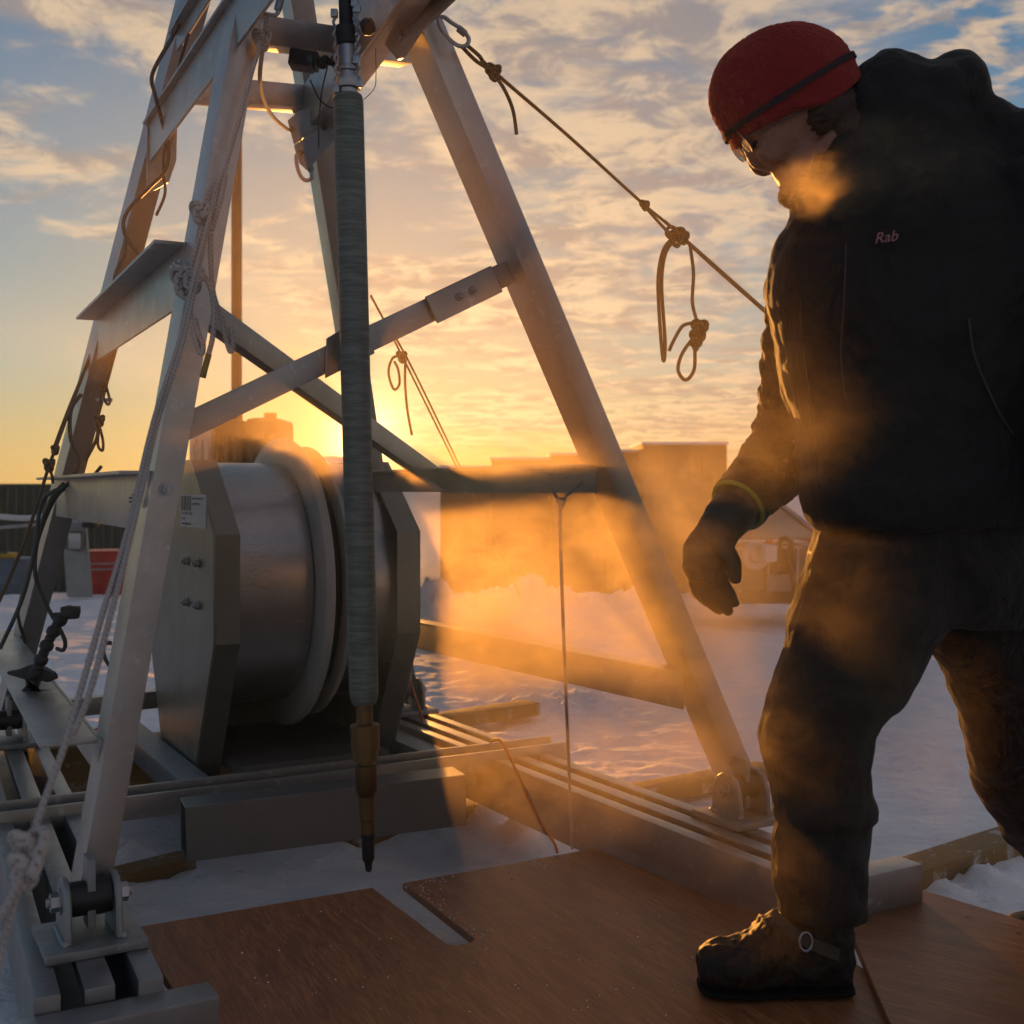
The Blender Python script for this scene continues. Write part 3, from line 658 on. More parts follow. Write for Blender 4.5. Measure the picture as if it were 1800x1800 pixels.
# ------------------------------------------------------------------ winch
WC = P(375, 1040, 3.4); WC.z = 0; WC = WC + R*.42; LW = .648; n_out = U
winch = empty('drum_winch', WC+U*.3, 'big aluminium drum winch between two octagonal side plates', 'winch')
octp = [(-.42, .455), (-.42, .77), (-.17, .99), (.17, .99), (.42, .77), (.42, .455), (.20, .03), (-.20, .03)]
def side_plate(off, inner):
    c = WC+U*off; q = [c+R*a+Z*b for a, b in octp]
    pl = plate('side_plate', q, U*inner, .008, HOUS, winch, .001)
    for k in range(8):
        a, b = q[k], q[(k+1) % 8]; m_ = (a+b)/2-c-Z*.51; inn = (c+Z*.51-(a+b)/2).normalized(); w0 = U*inner*.008; w1 = U*inner*.078
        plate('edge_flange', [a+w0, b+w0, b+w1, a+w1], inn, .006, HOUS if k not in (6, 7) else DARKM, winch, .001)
    return c
cL = side_plate(0, 1); cR = side_plate(LW, -1)
for a in (-.13, -.264):
    for z in (.68, .555): bolt(WC-U*.001+R*a+Z*z, -U, STEEL, winch, .011, .012)
Mw = frame(WC+U*.012+Z*.60, U, R)
bm = bmesh.new(); lathe(bm, Mw, [(.375, .0), (.385, .004), (.385, .300), (.375, .304)], 128); mk('drum_shell', bm, DRUM, winch, smooth=True, sharp=30)
bm = bmesh.new(); lathe(bm, Mw, [(.38, .306), (.450, .304), (.466, .312), (.468, .330), (.460, .342), (.39, .346)], 128); mk('drum_flange', bm, NYLON, winch, smooth=True, sharp=50)
bm = bmesh.new(); lathe(bm, Mw, [(.36, .346), (.365, .350), (.395, .36), (.40, .372), (.395, .386), (.36, .39)], 128); mk('cable_wrap', bm, RUBBER, winch, smooth=True)
bm = bmesh.new(); lathe(bm, Mw, [(.38, .388), (.425, .388), (.440, .394), (.441, .406), (.432, .414), (.39, .416)], 128); mk('drum_flange', bm, NYLON, winch, smooth=True, sharp=50)
bm = bmesh.new(); lathe(bm, Mw, [(.375, .416), (.385, .42), (.385, .618), (.375, .622)], 128); mk('drum_shell', bm, DRUM, winch, smooth=True, sharp=30)
for a in (-.235, .235):
    beam('base_channel', WC-U*.03+R*a+Z*.002, WC+U*(LW+.03)+R*a+Z*.002, .055, .055, GALV, winch, Z)
for off in (-.05, LW+.05): beam('skid_bar', WC+U*off-R*.62+Z*.045, WC+U*off+R*.5+Z*.045, .07, .085, GALV, winch, Z)
boxobj('base_pan', WC+U*(LW/2)+Z*.075, (LW-.17, .74, .03), DARKM, winch, .004, math.atan2(U.y, U.x))
q_ = [WC+U*.012+R*.205-Z*.01, WC+U*(LW-.012)+R*.205-Z*.01, WC+U*(LW-.012)+R*.405+Z*.455, WC+U*.012+R*.405+Z*.455]; plate('rear_light_block', q_, R, .006, DARKM, winch)  # added rear sheet, widened and lowered to stop sun leaking under the drum
# maker's sticker on the outer face of the left plate
sc0 = P(349, 902, 3.47); off_ = (sc0-WC).dot(R); zz = .84
S = lambda a, z, e=.0: WC-U*(.0005+e)+R*a+Z*z
stk = plate('maker_sticker', [S(-.345, .785), S(-.345, .885), S(-.045, .885), S(-.045, .785)][::-1], -U, .0012, STICK, winch, 0)
for i, (o_, wd_) in enumerate(((-.055, .022), (-.085, .028), (-.120, .010), (-.138, .012), (-.158, .018))):
    plate('logo_bar', [S(o_, .835, .0013), S(o_, .880, .0013), S(o_-wd_, .880, .0013), S(o_-wd_, .835, .0013)], -U, .0005, INK, stk, 0)
def text_mesh(name, body, size, mat_, parent, M, shear=0.0, ext=.0003):
    cu = bpy.data.curves.new(name, 'FONT'); cu.body = body; cu.size = size; cu.extrude = ext; cu.shear = shear
    o = bpy.data.objects.new(name, cu); sc.collection.objects.link(o)
    dg = bpy.context.evaluated_depsgraph_get(); me = bpy.data.meshes.new_from_object(o.evaluated_get(dg))
    bpy.data.objects.remove(o); me.materials.clear(); me.materials.append(mat_)
    return put(bpy.data.objects.new(name, me), parent, M)
def textM(p, right, up):
    r = right.normalized(); u_ = (up-r*up.dot(r)).normalized(); M = Matrix((r, u_, r.cross(u_))).transposed().to_4x4(); M.translation = p; return M
for body, a, z, s_ in (('ENGINEERING', -.185, .869, .009), ('LIMITED', -.185, .852, .011), ('01 285 7733', -.060, .823, .011), ('Serial', -.060, .808, .009), ('sales@office', -.060, .792, .010)):
    text_mesh('sticker_text', body, s_, INK, stk, textM(S(a, z, .0016), -R, Z) @ Matrix.Diagonal((2.4, 1, 1, 1)))
# added timber that blocks sun slipping beneath the winch
tag(beam('sun_block_timber', WC-U*.42+R*.50-Z*.075, WC+U*.80+R*.50-Z*.075, .21, .12, WOOD, None, Z), 'heavy timber added behind and under the winch to block low sun', 'sleeper')

# ------------------------------------------------------------------ hanging core barrel
drill = empty('core_barrel', P(648, 1533, 2.4), 'long dark green drill barrel with brass tip hanging from the mast', 'drill barrel')
bt, bb = P(612, 168, 2.4), P(648, 1530, 2.4); bax = (bb-bt).normalized()
def dp(y): return bt+(bb-bt)*((y-168)/(1530-168))
def seg_(name, y0, y1, prof, m, sg=40):
    """prof: (px radius, px row)"""
    bm = bmesh.new(); M = frame(dp(y0), bax, Vector((1, 0, 0))); k = 2.4/F
    lathe(bm, M, [(max(r*k, 1e-4), (y-y0)*k) for r, y in prof], sg); return mk(name, bm, m, drill, M=Matrix.Identity(4), smooth=True, sharp=35)
seg_('tube', 165, 1238, [(20, 166), (24, 168), (26.5, 176), (26, 600), (25.5, 1218), (24, 1228), (20, 1238)], BARREL, 56)
seg_('brass_collar', 1238, 1400, [(14.5, 1238), (14.5, 1272), (24, 1273), (25.5, 1275), (25, 1318), (22, 1319), (22, 1336), (13, 1337), (13, 1344), (19, 1345), (19, 1388), (17, 1392), (14, 1400)], BRASS)
seg_('lower_rod', 1396, 1466, [(13.5, 1396), (13.5, 1440), (12, 1442), (12, 1466)], BRASS)
seg_('nozzle', 1464, 1533, [(12.5, 1464), (12.5, 1470), (11, 1472), (11, 1508), (8, 1515), (7, 1516), (5.5, 1530), (2, 1533)], BLACK, 24)
seg_('coupling', 60, 168, [(15, 78), (17, 80), (17, 118), (20, 120), (20, 126), (16, 128), (16, 136), (23, 138), (24, 150), (22, 156), (17, 158), (16, 168)], STEEL)
seg_('sleeve', -160, 82, [(12.5, -160), (12.5, 46), (20, 48), (21, 52), (21, 78), (18, 82)], BLACK)
k24 = 2.4/F
for sx, y0, y1 in ((-19, 28, 160), (21, 20, 150), (17, 10, 110)):
    pts = [dp(y)+Vector((sx*k24, -.012, 0)) for y in np.linspace(y0, y1, 30)]
    bm = bmesh.new(); tube(bm, [p_+Vector((.0028*math.sin(i*1.4), 0, 0)) for i, p_ in enumerate(pts)], .0032, 6)
    for y in (y0, y1): abox(bm, dp(y)+Vector((sx*k24, -.012, 0)), (.014, .014, .016), .003)
    mk('link_rod', bm, STEEL, drill, smooth=True)
bm = bmesh.new(); c = P(646, 47, 2.39); lathe(bm, frame(c, Vector((1, -.3, .2)), Z), [(.008, -.012), (.014, -.010), (.018, 0), (.014, .012), (.004, .014)], 20); mk('clamp_knob', bm, BLACK, drill, smooth=True)

# ------------------------------------------------------------------ small camera clamped by the barrel
t = empty('clamp_camera', P(540, 105, 2.62), 'small black camera on ball clamp below the top cross beam', 'camera')
bm = bmesh.new(); abox(bm, (0, 0, 0), (.062, .045, .034), .006); abox(bm, (-.002, -.012, -.018), (.05, .05, .010), .003); mk('camera_body', bm, BLACK, t, Matrix.Translation(P(535, 106, 2.62)) @ Matrix.Rotation(.15, 4, 'Y'), True)
boxobj('screen', P(544, 104, 2.59), (.012, .004, .016), simple('teal screen', (.05, .12, .13), .3), t, .001)
bm = bmesh.new()
for x, y, r in ((567, 111, .013), (572, 104, .009), (590, 108, .014), (581, 110, .007)):
    v = bmesh.ops.create_icosphere(bm, subdivisions=3, radius=r)['verts']; bmesh.ops.translate(bm, vec=P(x, y, 2.6), verts=v)
mk('ball_clamp', bm, BLACK, t, smooth=True)
for w_pts in ([(577, 112), (566, 160), (561, 210), (560, 260)], [(545, 140), (562, 175), (585, 190), (592, 178)]):
    tubeobj('thin_lead', [P(x, y, 2.66) for x, y in w_pts], .0018, CABLE, t)
tag(tubeobj('thin_wire', [P(660, 85, 2.45), P(661, 130, 2.44), P(658, 155, 2.43), P(640, 175, 2.42)], .0009, CABLE), 'hair-thin wire looping off the drill barrel top', 'wire')

# ------------------------------------------------------------------ carabiners
def carabiner(path, r, label, gate=None):
    t = empty('carabiner', path[0], label, 'carabiner'); tubeobj('carabiner_body', path, r, STEEL, t, 6, closed=True)
    if gate: bm = bmesh.new(); cyl(bm, gate[0], gate[1], r*1.7, seg=16); mk('gate_sleeve', bm, GALV, t, smooth=True)
C1 = [(786, 58), (792, 44), (803, 47), (820, 64), (825, 74), (818, 81), (804, 78), (790, 68), (780, 52), (772, 40), (771, 32), (777, 30)]
carabiner([P(x, y, 2.44) for x, y in [(771, 34), (780, 30), (794, 40), (812, 52), (824, 68), (819, 80), (805, 80), (789, 68), (775, 50)]], .0045, 'steel carabiner at the top right holding the guy rope', (P(806, 50, 2.44), P(818, 60, 2.44)))
carabiner([P(x, y, 2.36) for x, y in [(450, 14), (455, 3), (480, -12), (494, -8), (492, 12), (485, 26), (470, 25), (455, 20)]], .0045, 'steel carabiner at the top of the near left leg', (P(493, -2, 2.36), P(488, 18, 2.36)))
carabiner([P(x, y, 3.26) for x, y in [(521, 275), (528, 268), (538, 276), (546, 296), (549, 310), (541, 317), (531, 313), (523, 296)]], .0055, 'brassy carabiner hanging from the rear gusset plate', (P(540, 280, 3.26), P(547, 300, 3.26)))

# ------------------------------------------------------------------ ropes and cables
def lerpd(pts, d0, d1):
    n = len(pts)-1; return [P(x, y, d0+(d1-d0)*i/max(n, 1)) for i, (x, y) in enumerate(pts)]
def ropething(name, label, cat, strands, m, knots=(), group=None):
    p0 = strands[0][0][0]; t = empty(name, p0, label, cat, group)
    for nm, pts, r, sm in strands:
        tubeobj(nm, pts, r, m, t, sm, seg=8) if False else None
    return t
def rope_obj(name, label, cat, parts, m, knots=(), group=None):
    """parts = [(part name, points, radius)], knots = [(centre, size, rope radius)]"""
    t = empty(name, parts[0][1][0], label, cat, group)
    for nm, pts, r in parts: tubeobj(nm, pts, r, m, t, 8)
    for c, s, r in knots:
        bm = bmesh.new(); knot(bm, c, s, r); knot(bm, c+Vector((s*.15, 0, -s*.3)), s*.8, r); mk('knot', bm, m, t, smooth=True, sharp=60)
    return t
# right guy: from the carabiner down behind the worker to the snow
g0, gk, g1 = P(820, 79, 2.47), P(867, 125, 2.55), P(1130, 358, 3.12)
g2 = P(1190, 408, 3.26); g3 = P(1345, 545, 3.62); gend = g3+(g3-g2)*((g3.z+.2)/(g2.z-g3.z))
rope_obj('guy_rope', 'brown guy rope running from the mast top down behind the worker', 'rope', [
    ('rope_line', [g0, P(842, 98, 2.5), gk, P(1000, 240, 2.84), g1, g2, g3, gend], .0042),
    ('rope_line', [P(812, 82, 2.47), P(838, 108, 2.5), gk], .0042),
    ('rope_line', [P(1133, 362, 3.12), P(1160, 393, 3.18), P(1180, 412, 3.25), P(1200, 420, 3.28), P(1260, 474, 3.42), P(1345, 549, 3.61)], .0042),
    ('rope_tail', [P(870, 132, 2.55), P(888, 160, 2.56), P(902, 195, 2.56), P(908, 236, 2.56)], .0042),
    ('rope_loop', [P(1183, 418, 3.24), P(1166, 440, 3.24), P(1157, 490, 3.24), P(1160, 570, 3.24), P(1166, 634, 3.24), P(1169, 600, 3.24), P(1163, 500, 3.24), P(1170, 445, 3.24), P(1188, 420, 3.24)], .0050),
    ('rope_tail', [P(1213, 432, 3.28), P(1219, 480, 3.28), P(1217, 530, 3.28), P(1224, 562, 3.28), P(1226, 580, 3.28)], .0048),
    ('rope_loop', [P(1222, 590, 3.28), P(1200, 620, 3.28), P(1192, 650, 3.28), P(1205, 668, 3.28), P(1220, 650, 3.28), P(1222, 610, 3.28), P(1228, 585, 3.28)], .0050),
    ('rope_tail', [P(1218, 568, 3.28), P(1200, 573, 3.28), P(1185, 597, 3.28), P(1176, 617, 3.28)], .0050)], ROPEB,
    [(gk, .016, .0045), (P(1133, 360, 3.12), .011, .0045), (P(1187, 413, 3.25), .026, .0050), (P(1200, 416, 3.27), .016, .005), (P(1230, 575, 3.28), .022, .0055), (P(1226, 592, 3.28), .02, .0055), (P(1222, 605, 3.28), .013, .005)])
# rear guy with loops
h0 = P(652, 520, 3.4); h1 = P(800, 815, 4.6); h2 = P(915, 1050, 9.5)
rope_obj('guy_rope', 'thin double guy rope with hanging loops behind the drill barrel', 'rope', [
    ('rope_line', [h0, P(700, 612, 3.7), h1, h2], .0034), ('rope_line', [P(682, 590, 3.62), P(706, 612, 3.72), P(806, 815, 4.6), P(918, 1052, 9.5)], .0034),
    ('rope_loop', [P(706, 625, 3.72), P(690, 630, 3.72), P(683, 655, 3.72), P(692, 684, 3.72), P(702, 675, 3.72), P(700, 650, 3.72), P(693, 635, 3.72)], .0040),
    ('rope_tail', [P(713, 630, 3.72), P(712, 670, 3.72), P(716, 720, 3.72), P(724, 765, 3.72)], .0040)], ROPEB, [(P(706, 626, 3.72), .016, .0045)])
# left guy
rope_obj('guy_rope', 'brown guy rope knotted beside the far left leg', 'rope', [
    ('rope_line', [P(168, 600, 3.45), P(130, 700, 3.35), P(97, 790, 3.2), P(86, 820, 3.18), P(40, 960, 2.95), P(-30, 1120, 2.7)], .0045),
    ('rope_line', [P(160, 625, 3.44), P(122, 715, 3.35), P(92, 795, 3.2)], .0042),
    ('rope_tail', [P(87, 822, 3.18), P(91, 835, 3.18), P(93, 850, 3.18)], .004)], ROPEB, [(P(86, 816, 3.18), .015, .0048), (P(97, 790, 3.2), .010, .0042)])
# near left speckled rope
q = lambda x, y, d: P(x, y, d)
rope_obj('guy_rope', 'thick white speckled rope down the near left leg to the corner', 'rope', [
    ('rope_line', [q(470, 28, 2.34), q(461, 70, 2.33), q(445, 120, 2.31), q(425, 195, 2.29), q(395, 300, 2.26), q(372, 370, 2.2), q(345, 470, 2.1), q(315, 600, 1.98), q(270, 740, 1.85), q(225, 930, 1.65), q(180, 1080, 1.5), q(140, 1220, 1.40), q(110, 1320, 1.34), q(70, 1430, 1.27), q(40, 1530, 1.22), q(12, 1590, 1.18), q(-30, 1660, 1.14)], .0042),
    ('rope_line', [q(372, 370, 2.21), q(350, 470, 2.11), q(322, 600, 1.98), q(278, 740, 1.86), q(240, 900, 1.68), q(200, 1060, 1.52), q(160, 1210, 1.41), q(128, 1290, 1.36)], .0042),
    ('rope_line', [q(40, 1530, 1.22), q(15, 1620, 1.18), q(-10, 1720, 1.12)], .0042),
    ('rope_line', [q(392, 305, 2.25), q(378, 340, 2.23), q(366, 400, 2.2)], .0055), ('rope_line', [q(386, 312, 2.25), q(366, 345, 2.23), q(358, 400, 2.2)], .0055), ('rope_line', [q(396, 310, 2.25), q(388, 350, 2.22), q(372, 405, 2.2)], .0055),
    ('rope_line', [q(358, 400, 2.2), q(345, 440, 2.18), q(335, 480, 2.16)], .0055), ('rope_line', [q(366, 400, 2.2), q(354, 440, 2.18), q(345, 480, 2.16)], .0055),
    ('rope_tail', [q(370, 410, 2.2), q(371, 470, 2.19), q(376, 520, 2.19), q(390, 560, 2.19), q(396, 590, 2.19), q(405, 618, 2.19), q(410, 600, 2.19), q(406, 575, 2.19)], .0050),
    ('rope_tail', [q(350, 478, 2.16), q(368, 500, 2.16), q(376, 540, 2.16), q(374, 590, 2.16), q(366, 625, 2.16)], .0050),
    ('rope_loop', [q(330, 520, 2.15), q(338, 570, 2.15), q(348, 610, 2.15), q(355, 622, 2.15), q(357, 605, 2.15), q(350, 590, 2.15), q(342, 560, 2.15)], .0050)], ROPEW,
    [(q(460, 68, 2.33), .017, .0055), (q(352, 372, 2.2), .018, .0060), (q(325, 492, 2.16), .026, .0065), (q(338, 488, 2.15), .020, .0060), (q(50, 1490, 1.235), .019, .0060), (q(43, 1525, 1.225), .015, .0060)])
tag(tubeobj('rope_end_sleeve', [q(367, 622, 2.16), q(360, 648, 2.16), q(356, 664, 2.16)], .0060, simple('olive tape', (.14, .15, .03), .6)), 'olive taped rope end dangling by the near left leg', 'rope end')
rope_obj('hanging_line', 'slack cord from the left knot to the rear gusset plate', 'cord', [('rope_line', [q(463, 80, 2.33), q(457, 130, 2.4), q(462, 170, 2.6), q(480, 205, 2.9), q(506, 228, 3.22)], .0045)], ROPEW)
# vertical tag line at centre right
rope_obj('tag_line', 'thin rope hanging straight down beside the right mast leg', 'rope', [
    ('rope_line', [P(1062, 812, 2.80), P(1020, 850, 2.78), P(988, 880, 2.76), P(984, 900, 2.76), P(990, 1100, 2.80), P(998, 1300, 2.9), P(1006, 1492, 2.95)], .0040),
    ('rope_tail', [P(985, 885, 2.76), P(965, 850, 2.76), P(968, 832, 2.76), P(985, 842, 2.76), P(1000, 838, 2.76)], .0035)], ROPEW, [(P(986, 882, 2.76), .010, .0035)])
t = empty('orange_cord', G(980, 1490, 0), 'orange cord draped over the twin beams down to the plywood', 'cord')
tubeobj('cord_line', [P(862, 1304, 3.16), P(872, 1300, 3.14), P(884, 1308, 3.10), P(905, 1350, 3.06), P(940, 1430, 3.0), P(972, 1478, 2.98), P(980, 1500, 2.97)], .0038, ORANGEC, t)
tag(tubeobj('red_cord', [P(718, 1190, 4.2), P(735, 1240, 4.15), P(748, 1282, 4.1)], .0045, ORANGEC), 'reddish cord at the rear leg foot', 'cord')
# cables down the far left leg
def cab(label, pts, d0, d1, r=.005, m=CABLE, name='cable'): return tag(tubeobj(name, lerpd(pts, d0, d1), r, m, None, 8), label, 'cable', 'grey cables on the far left leg')
cab('grey cable looping left of the far left leg near the top', [(336, 5), (300, 70), (268, 130), (272, 165), (284, 210), (296, 260), (290, 300), (262, 330), (225, 370), (217, 400), (230, 430), (255, 458)], 2.9, 3.15)
cab('thin grey cable hugging the far left leg from the top', [(345, 20), (325, 80), (312, 130), (308, 190), (290, 260), (287, 300), (290, 340), (275, 378)], 2.85, 3.12, .004)
cab('thin grey cable beside the far left leg above the middle channel', [(222, 415), (218, 450), (203, 480), (199, 515)], 3.2, 3.2, .0045)
cab('grey cable along the lower half of the far left leg', [(143, 693), (125, 720), (124, 770), (138, 810), (120, 850), (75, 880), (62, 960), (40, 1050), (0, 1140)], 3.3, 3.3, .006)
cab('grey cable running over the left channel down to the snow', [(112, 850), (88, 880), (66, 950), (62, 1010), (80, 1060), (112, 1120), (112, 1142), (100, 1140)], 3.35, 3.5, .006)
cab('grey cable hanging below the left channel by the corrugated building', [(178, 820), (150, 850), (120, 856), (95, 880), (70, 940), (35, 1060), (33, 1090), (45, 1130)], 3.3, 3.5, .005)
cab('grey cable looped left of the near left leg', [(196, 1130), (182, 1133), (184, 1155), (192, 1170)], 3.0, 3.0, .005)
rope_obj('rope_coil', 'small sunlit rope bundle hanging on the far left leg', 'rope', [
    ('rope_loop', [P(186, 660, 3.3), P(180, 690, 3.3), P(188, 710, 3.3), P(193, 705, 3.3), P(187, 680, 3.3)], .004), ('rope_loop', [P(176, 735, 3.3), P(172, 780, 3.3), P(180, 792, 3.3), P(181, 775, 3.3), P(175, 750, 3.3)], .004),
    ('rope_line', [P(208, 600, 3.3), P(190, 650, 3.3), P(178, 700, 3.3), P(172, 735, 3.3), P(170, 770, 3.3), P(150, 810, 3.3)], .005)], ROPEB, [(P(175, 738, 3.3), .014, .004), (P(181, 682, 3.3), .010, .004)])
tag(boxobj('cable_tab', P(183, 703, 3.3), (.045, .006, .010), GALV, None, .001), 'small metal tab sticking out of the far left leg', 'tab')
for i, (pts, m, lb) in enumerate((([(20, 1300), (70, 1292), (140, 1288), (200, 1275)], RED, 'thin red cable lying on the snow at the left'), ([(20, 1310), (90, 1305), (150, 1296), (200, 1290)], CABLE, 'thin dark cable lying beside the red one'), ([(45, 1280), (100, 1275), (130, 1300), (112, 1320), (60, 1300)], CABLE, 'thin dark cable curled on the snow at the left'))):
    tag(tubeobj('cable', [G(x, y, -.10) for x, y in pts], .006, m), lb, 'cable')
# flexible clamp arm on the left plate
t = empty('flexible_clamp', P(60, 1205, 2.75), 'black flexible clamp arm standing on the low left channel', 'clamp arm')
bm = bmesh.new()
pth = smoothpath([P(x, y, 2.72) for x, y in [(62, 1185), (72, 1160), (82, 1135), (94, 1110), (106, 1090), (122, 1076)]], 2)
for i, p_ in enumerate(pth):
    v = bmesh.ops.create_icosphere(bm, subdivisions=2, radius=.0165 if i % 2 == 0 else .012)['verts']; bmesh.ops.translate(bm, vec=p_, verts=v)
mk('ball_joint_arm', bm, BLACK, t, smooth=True, sharp=70)
bm = bmesh.new(); abox(bm, P(124, 1074, 2.72), (.038, .03, .022), .006); abox(bm, P(106, 1082, 2.72), (.03, .018, .014), .004); abox(bm, P(131, 1080, 2.72), (.016, .025, .02), .004); mk('mount_head', bm, BLACK, t, smooth=True)
jaw = lambda pts, nm: plate(nm, [P(x, y, 2.72) for x, y in pts], (0, 1, 0), .028, BLACK, t, .003)
jaw([(48, 1170), (62, 1168), (92, 1185), (96, 1195), (84, 1200), (66, 1196), (60, 1215), (84, 1215), (68, 1226), (45, 1210), (44, 1195), (12, 1186), (10, 1181), (30, 1178)], 'clamp_jaw')
jaw([(50, 1200), (60, 1208), (42, 1222), (16, 1232), (14, 1227), (36, 1215)], 'clamp_handle')

# ------------------------------------------------------------------ worker
man = empty('person', G(1400, 1735), 'worker in red beanie and black jacket and trousers leaning over the slotted board', 'person')
MD = 2.14
def finish(o, vox=.006, sm_it=6, disp=0.0, dsz=.05, sub=0):
    md = o.modifiers.new('remesh', 'REMESH'); md.mode = 'VOXEL'; md.voxel_size = vox; md.use_smooth_shade = True
    s_ = o.modifiers.new('smooth', 'SMOOTH'); s_.iterations = sm_it; s_.factor = .5
    if disp:
        tx = bpy.data.textures.new(o.name+'_fold', 'CLOUDS'); tx.noise_scale = dsz; tx.noise_depth = 2
        d = o.modifiers.new('fold', 'DISPLACE'); d.texture = tx; d.strength = disp; d.mid_level = .5; d.texture_coords = 'LOCAL'
    return o
def loft(bm, secs, seg=28, pw=2.3):
    """secs: (centre, half axis a, half axis b) with vector half axes; superellipse rings"""
    rings = []
    for c, a, b in secs:
        rg = []
        for k in range(seg):
            t = 2*math.pi*k/seg; ct, st = math.cos(t), math.sin(t)
            rg.append(bm.verts.new(c+a*(math.copysign(abs(ct)**(2/pw), ct))+b*(math.copysign(abs(st)**(2/pw), st))))
        rings.append(rg)
    for A, B in zip(rings, rings[1:]):
        for k in range(seg): bm.faces.new((A[k], A[(k+1) % seg], B[(k+1) % seg], B[k]))
    bm.faces.new(rings[0][::-1]); bm.faces.new(rings[-1])
def vloft(bm, rows, tilt=0.0):
    """rows: (py, x left, x right, depth centre, half depth)"""
    S_ = []
    for y, xl, xr, d, hd in rows:
        c = P((xl+xr)/2, y, d); S_.append((c, Vector(((xr-xl)/2/F*d, 0, 0)), Vector((0, hd, 0))))
    loft(bm, S_)
def ell(bm, c, r, rot=None, sub=3):
    v = bmesh.ops.create_icosphere(bm, subdivisions=sub, radius=1)['verts']; M = Matrix.Translation(c) @ (rot or Matrix.Identity(4)) @ Matrix.Diagonal((*r, 1)); bmesh.ops.transform(bm, matrix=M, verts=v)
def limb(bm, pts, rs, seg=24, n=6, fold=0.0, fq=9.0):
    pp = smoothpath(pts, n); m = len(pp); R_ = []
    for i in range(m):
        s = i/(m-1)*(len(rs)-1); k = min(int(s), len(rs)-2); R_.append(rs[k]+(rs[k+1]-rs[k])*(s-k)+fold*math.sin(i*fq+math.sin(i*2.1)))
    tube(bm, pp, R_, seg)
# head (body mesh): skull, face, neck, ears, plus the hidden body it belongs to
RY = Matrix.Rotation(math.radians(26), 4, 'Y')
bm = bmesh.new(); k = MD/F
ell(bm, P(1398, 178, MD), (.098, .074, .098)); ell(bm, P(1372, 236, MD), (.070, .062, .070)); ell(bm, P(1412, 285, MD), (.052, .055, .070)); ell(bm, P(1397, 333, MD), (.026, .032, .030))
limb(bm, [P(1440, 250, MD), P(1500, 320, MD), P(1560, 420, MD)], [.062, .062, .07])
limb(bm, [P(1312, 252, MD), P(1325, 275, MD), P(1335, 289, MD)], [.010, .013, .0145], n=4); ell(bm, P(1337, 288, MD), (.0125, .015, .011)); ell(bm, P(1347, 287, MD), (.010, .021, .008))
ell(bm, P(1318, 243, MD), (.020, .052, .012)); ell(bm, P(1373, 308, MD), (.014, .026, .009)); ell(bm, P(1381, 321, MD), (.013, .023, .008))
for s_ in (-1, 1):
    ell(bm, P(1350, 272, MD)+Vector((0, s_*.036, 0)), (.030, .020, .030))
# torso, arms and legs hidden inside the clothes so that the body is one figure
vloft(bm, [(340, 1480, 1760, MD, .10), (500, 1430, 1790, MD, .12), (900, 1460, 1800, MD+.04, .11), (1000, 1470, 1810, MD+.05, .12)])
limb(bm, [P(1500, 980, MD), P(1450, 1300, MD), P(1445, 1600, MD)], [.08, .06, .05]); limb(bm, [P(1750, 980, 2.25), P(1790, 1300, 2.4), P(1900, 1600, 2.62)], [.08, .06, .05])
limb(bm, [P(1470, 430, 2.24), P(1420, 740, 2.32), P(1300, 890, 2.22), P(1262, 945, 2.2)], [.06, .05, .032, .028])
limb(bm, [P(1810, 380, 2.06), P(1940, 700, 1.98), P(1930, 880, 1.86)], [.05, .04, .03])
body = mk('body', bm, SKIN, man); finish(body, .005, 3)
# eyes, beard, hair
for s_ in (-1, 1):
    bm = bmesh.new(); ell(bm, P(1328, 262, MD)+Vector((0, s_*.030, 0)), (.0115, .0115, .0115)); mk('eye', bm, HAIR, man, smooth=True)
bm = bmesh.new(); ell(bm, P(1404, 330, MD), (.034, .042, .042)); ell(bm, P(1428, 300, MD), (.036, .058, .052)); ell(bm, P(1384, 345, MD), (.016, .026, .018)); ell(bm, P(1374, 306, MD), (.010, .030, .008))
finish(mk('beard', bm, HAIR, man), .004, 2, .010, .008)
bm = bmesh.new(); ell(bm, P(1450, 205, MD), (.070, .086, .062), RY); ell(bm, P(1478, 230, MD), (.045, .078, .060), RY); ell(bm, P(1425, 215, MD), (.038, .083, .040)); finish(mk('hair', bm, HAIR, man), .004, 2, .012, .006)
# glasses
t2 = empty('glasses', P(1300, 256, MD), 'thin-framed glasses on the worker below the red beanie', 'glasses')
for s_ in (-1, 1):
    c = P(1303, 259, MD)+Vector((0, s_*.030, 0)); q = [c+Vector((.014*math.cos(a)*1.0, s_*.020*math.sin(a)*.9, -.017*math.cos(a))) + Vector((0, .004*math.sin(a), .0)) for a in [2*math.pi*i/20 for i in range(20)]]
    tubeobj('rim', q, .0012, DARKM, t2, 0, closed=True, seg=6)
    bm = bmesh.new(); bm.faces.new([bm.verts.new(v) for v in q]); mk('lens', bm, GLASS, t2)
    tubeobj('temple', [c+Vector((.0, s_*.018, .004)), P(1360, 232, MD)+Vector((0, s_*.070, 0)), P(1440, 200, MD)+Vector((0, s_*.084, 0))], .0013, DARKM, t2, 4, seg=6)
tubeobj('bridge', [P(1301, 255, MD)+Vector((0, -.012, 0)), P(1299, 253, MD), P(1301, 255, MD)+Vector((0, .012, 0))], .0012, DARKM, t2, 3, seg=6)
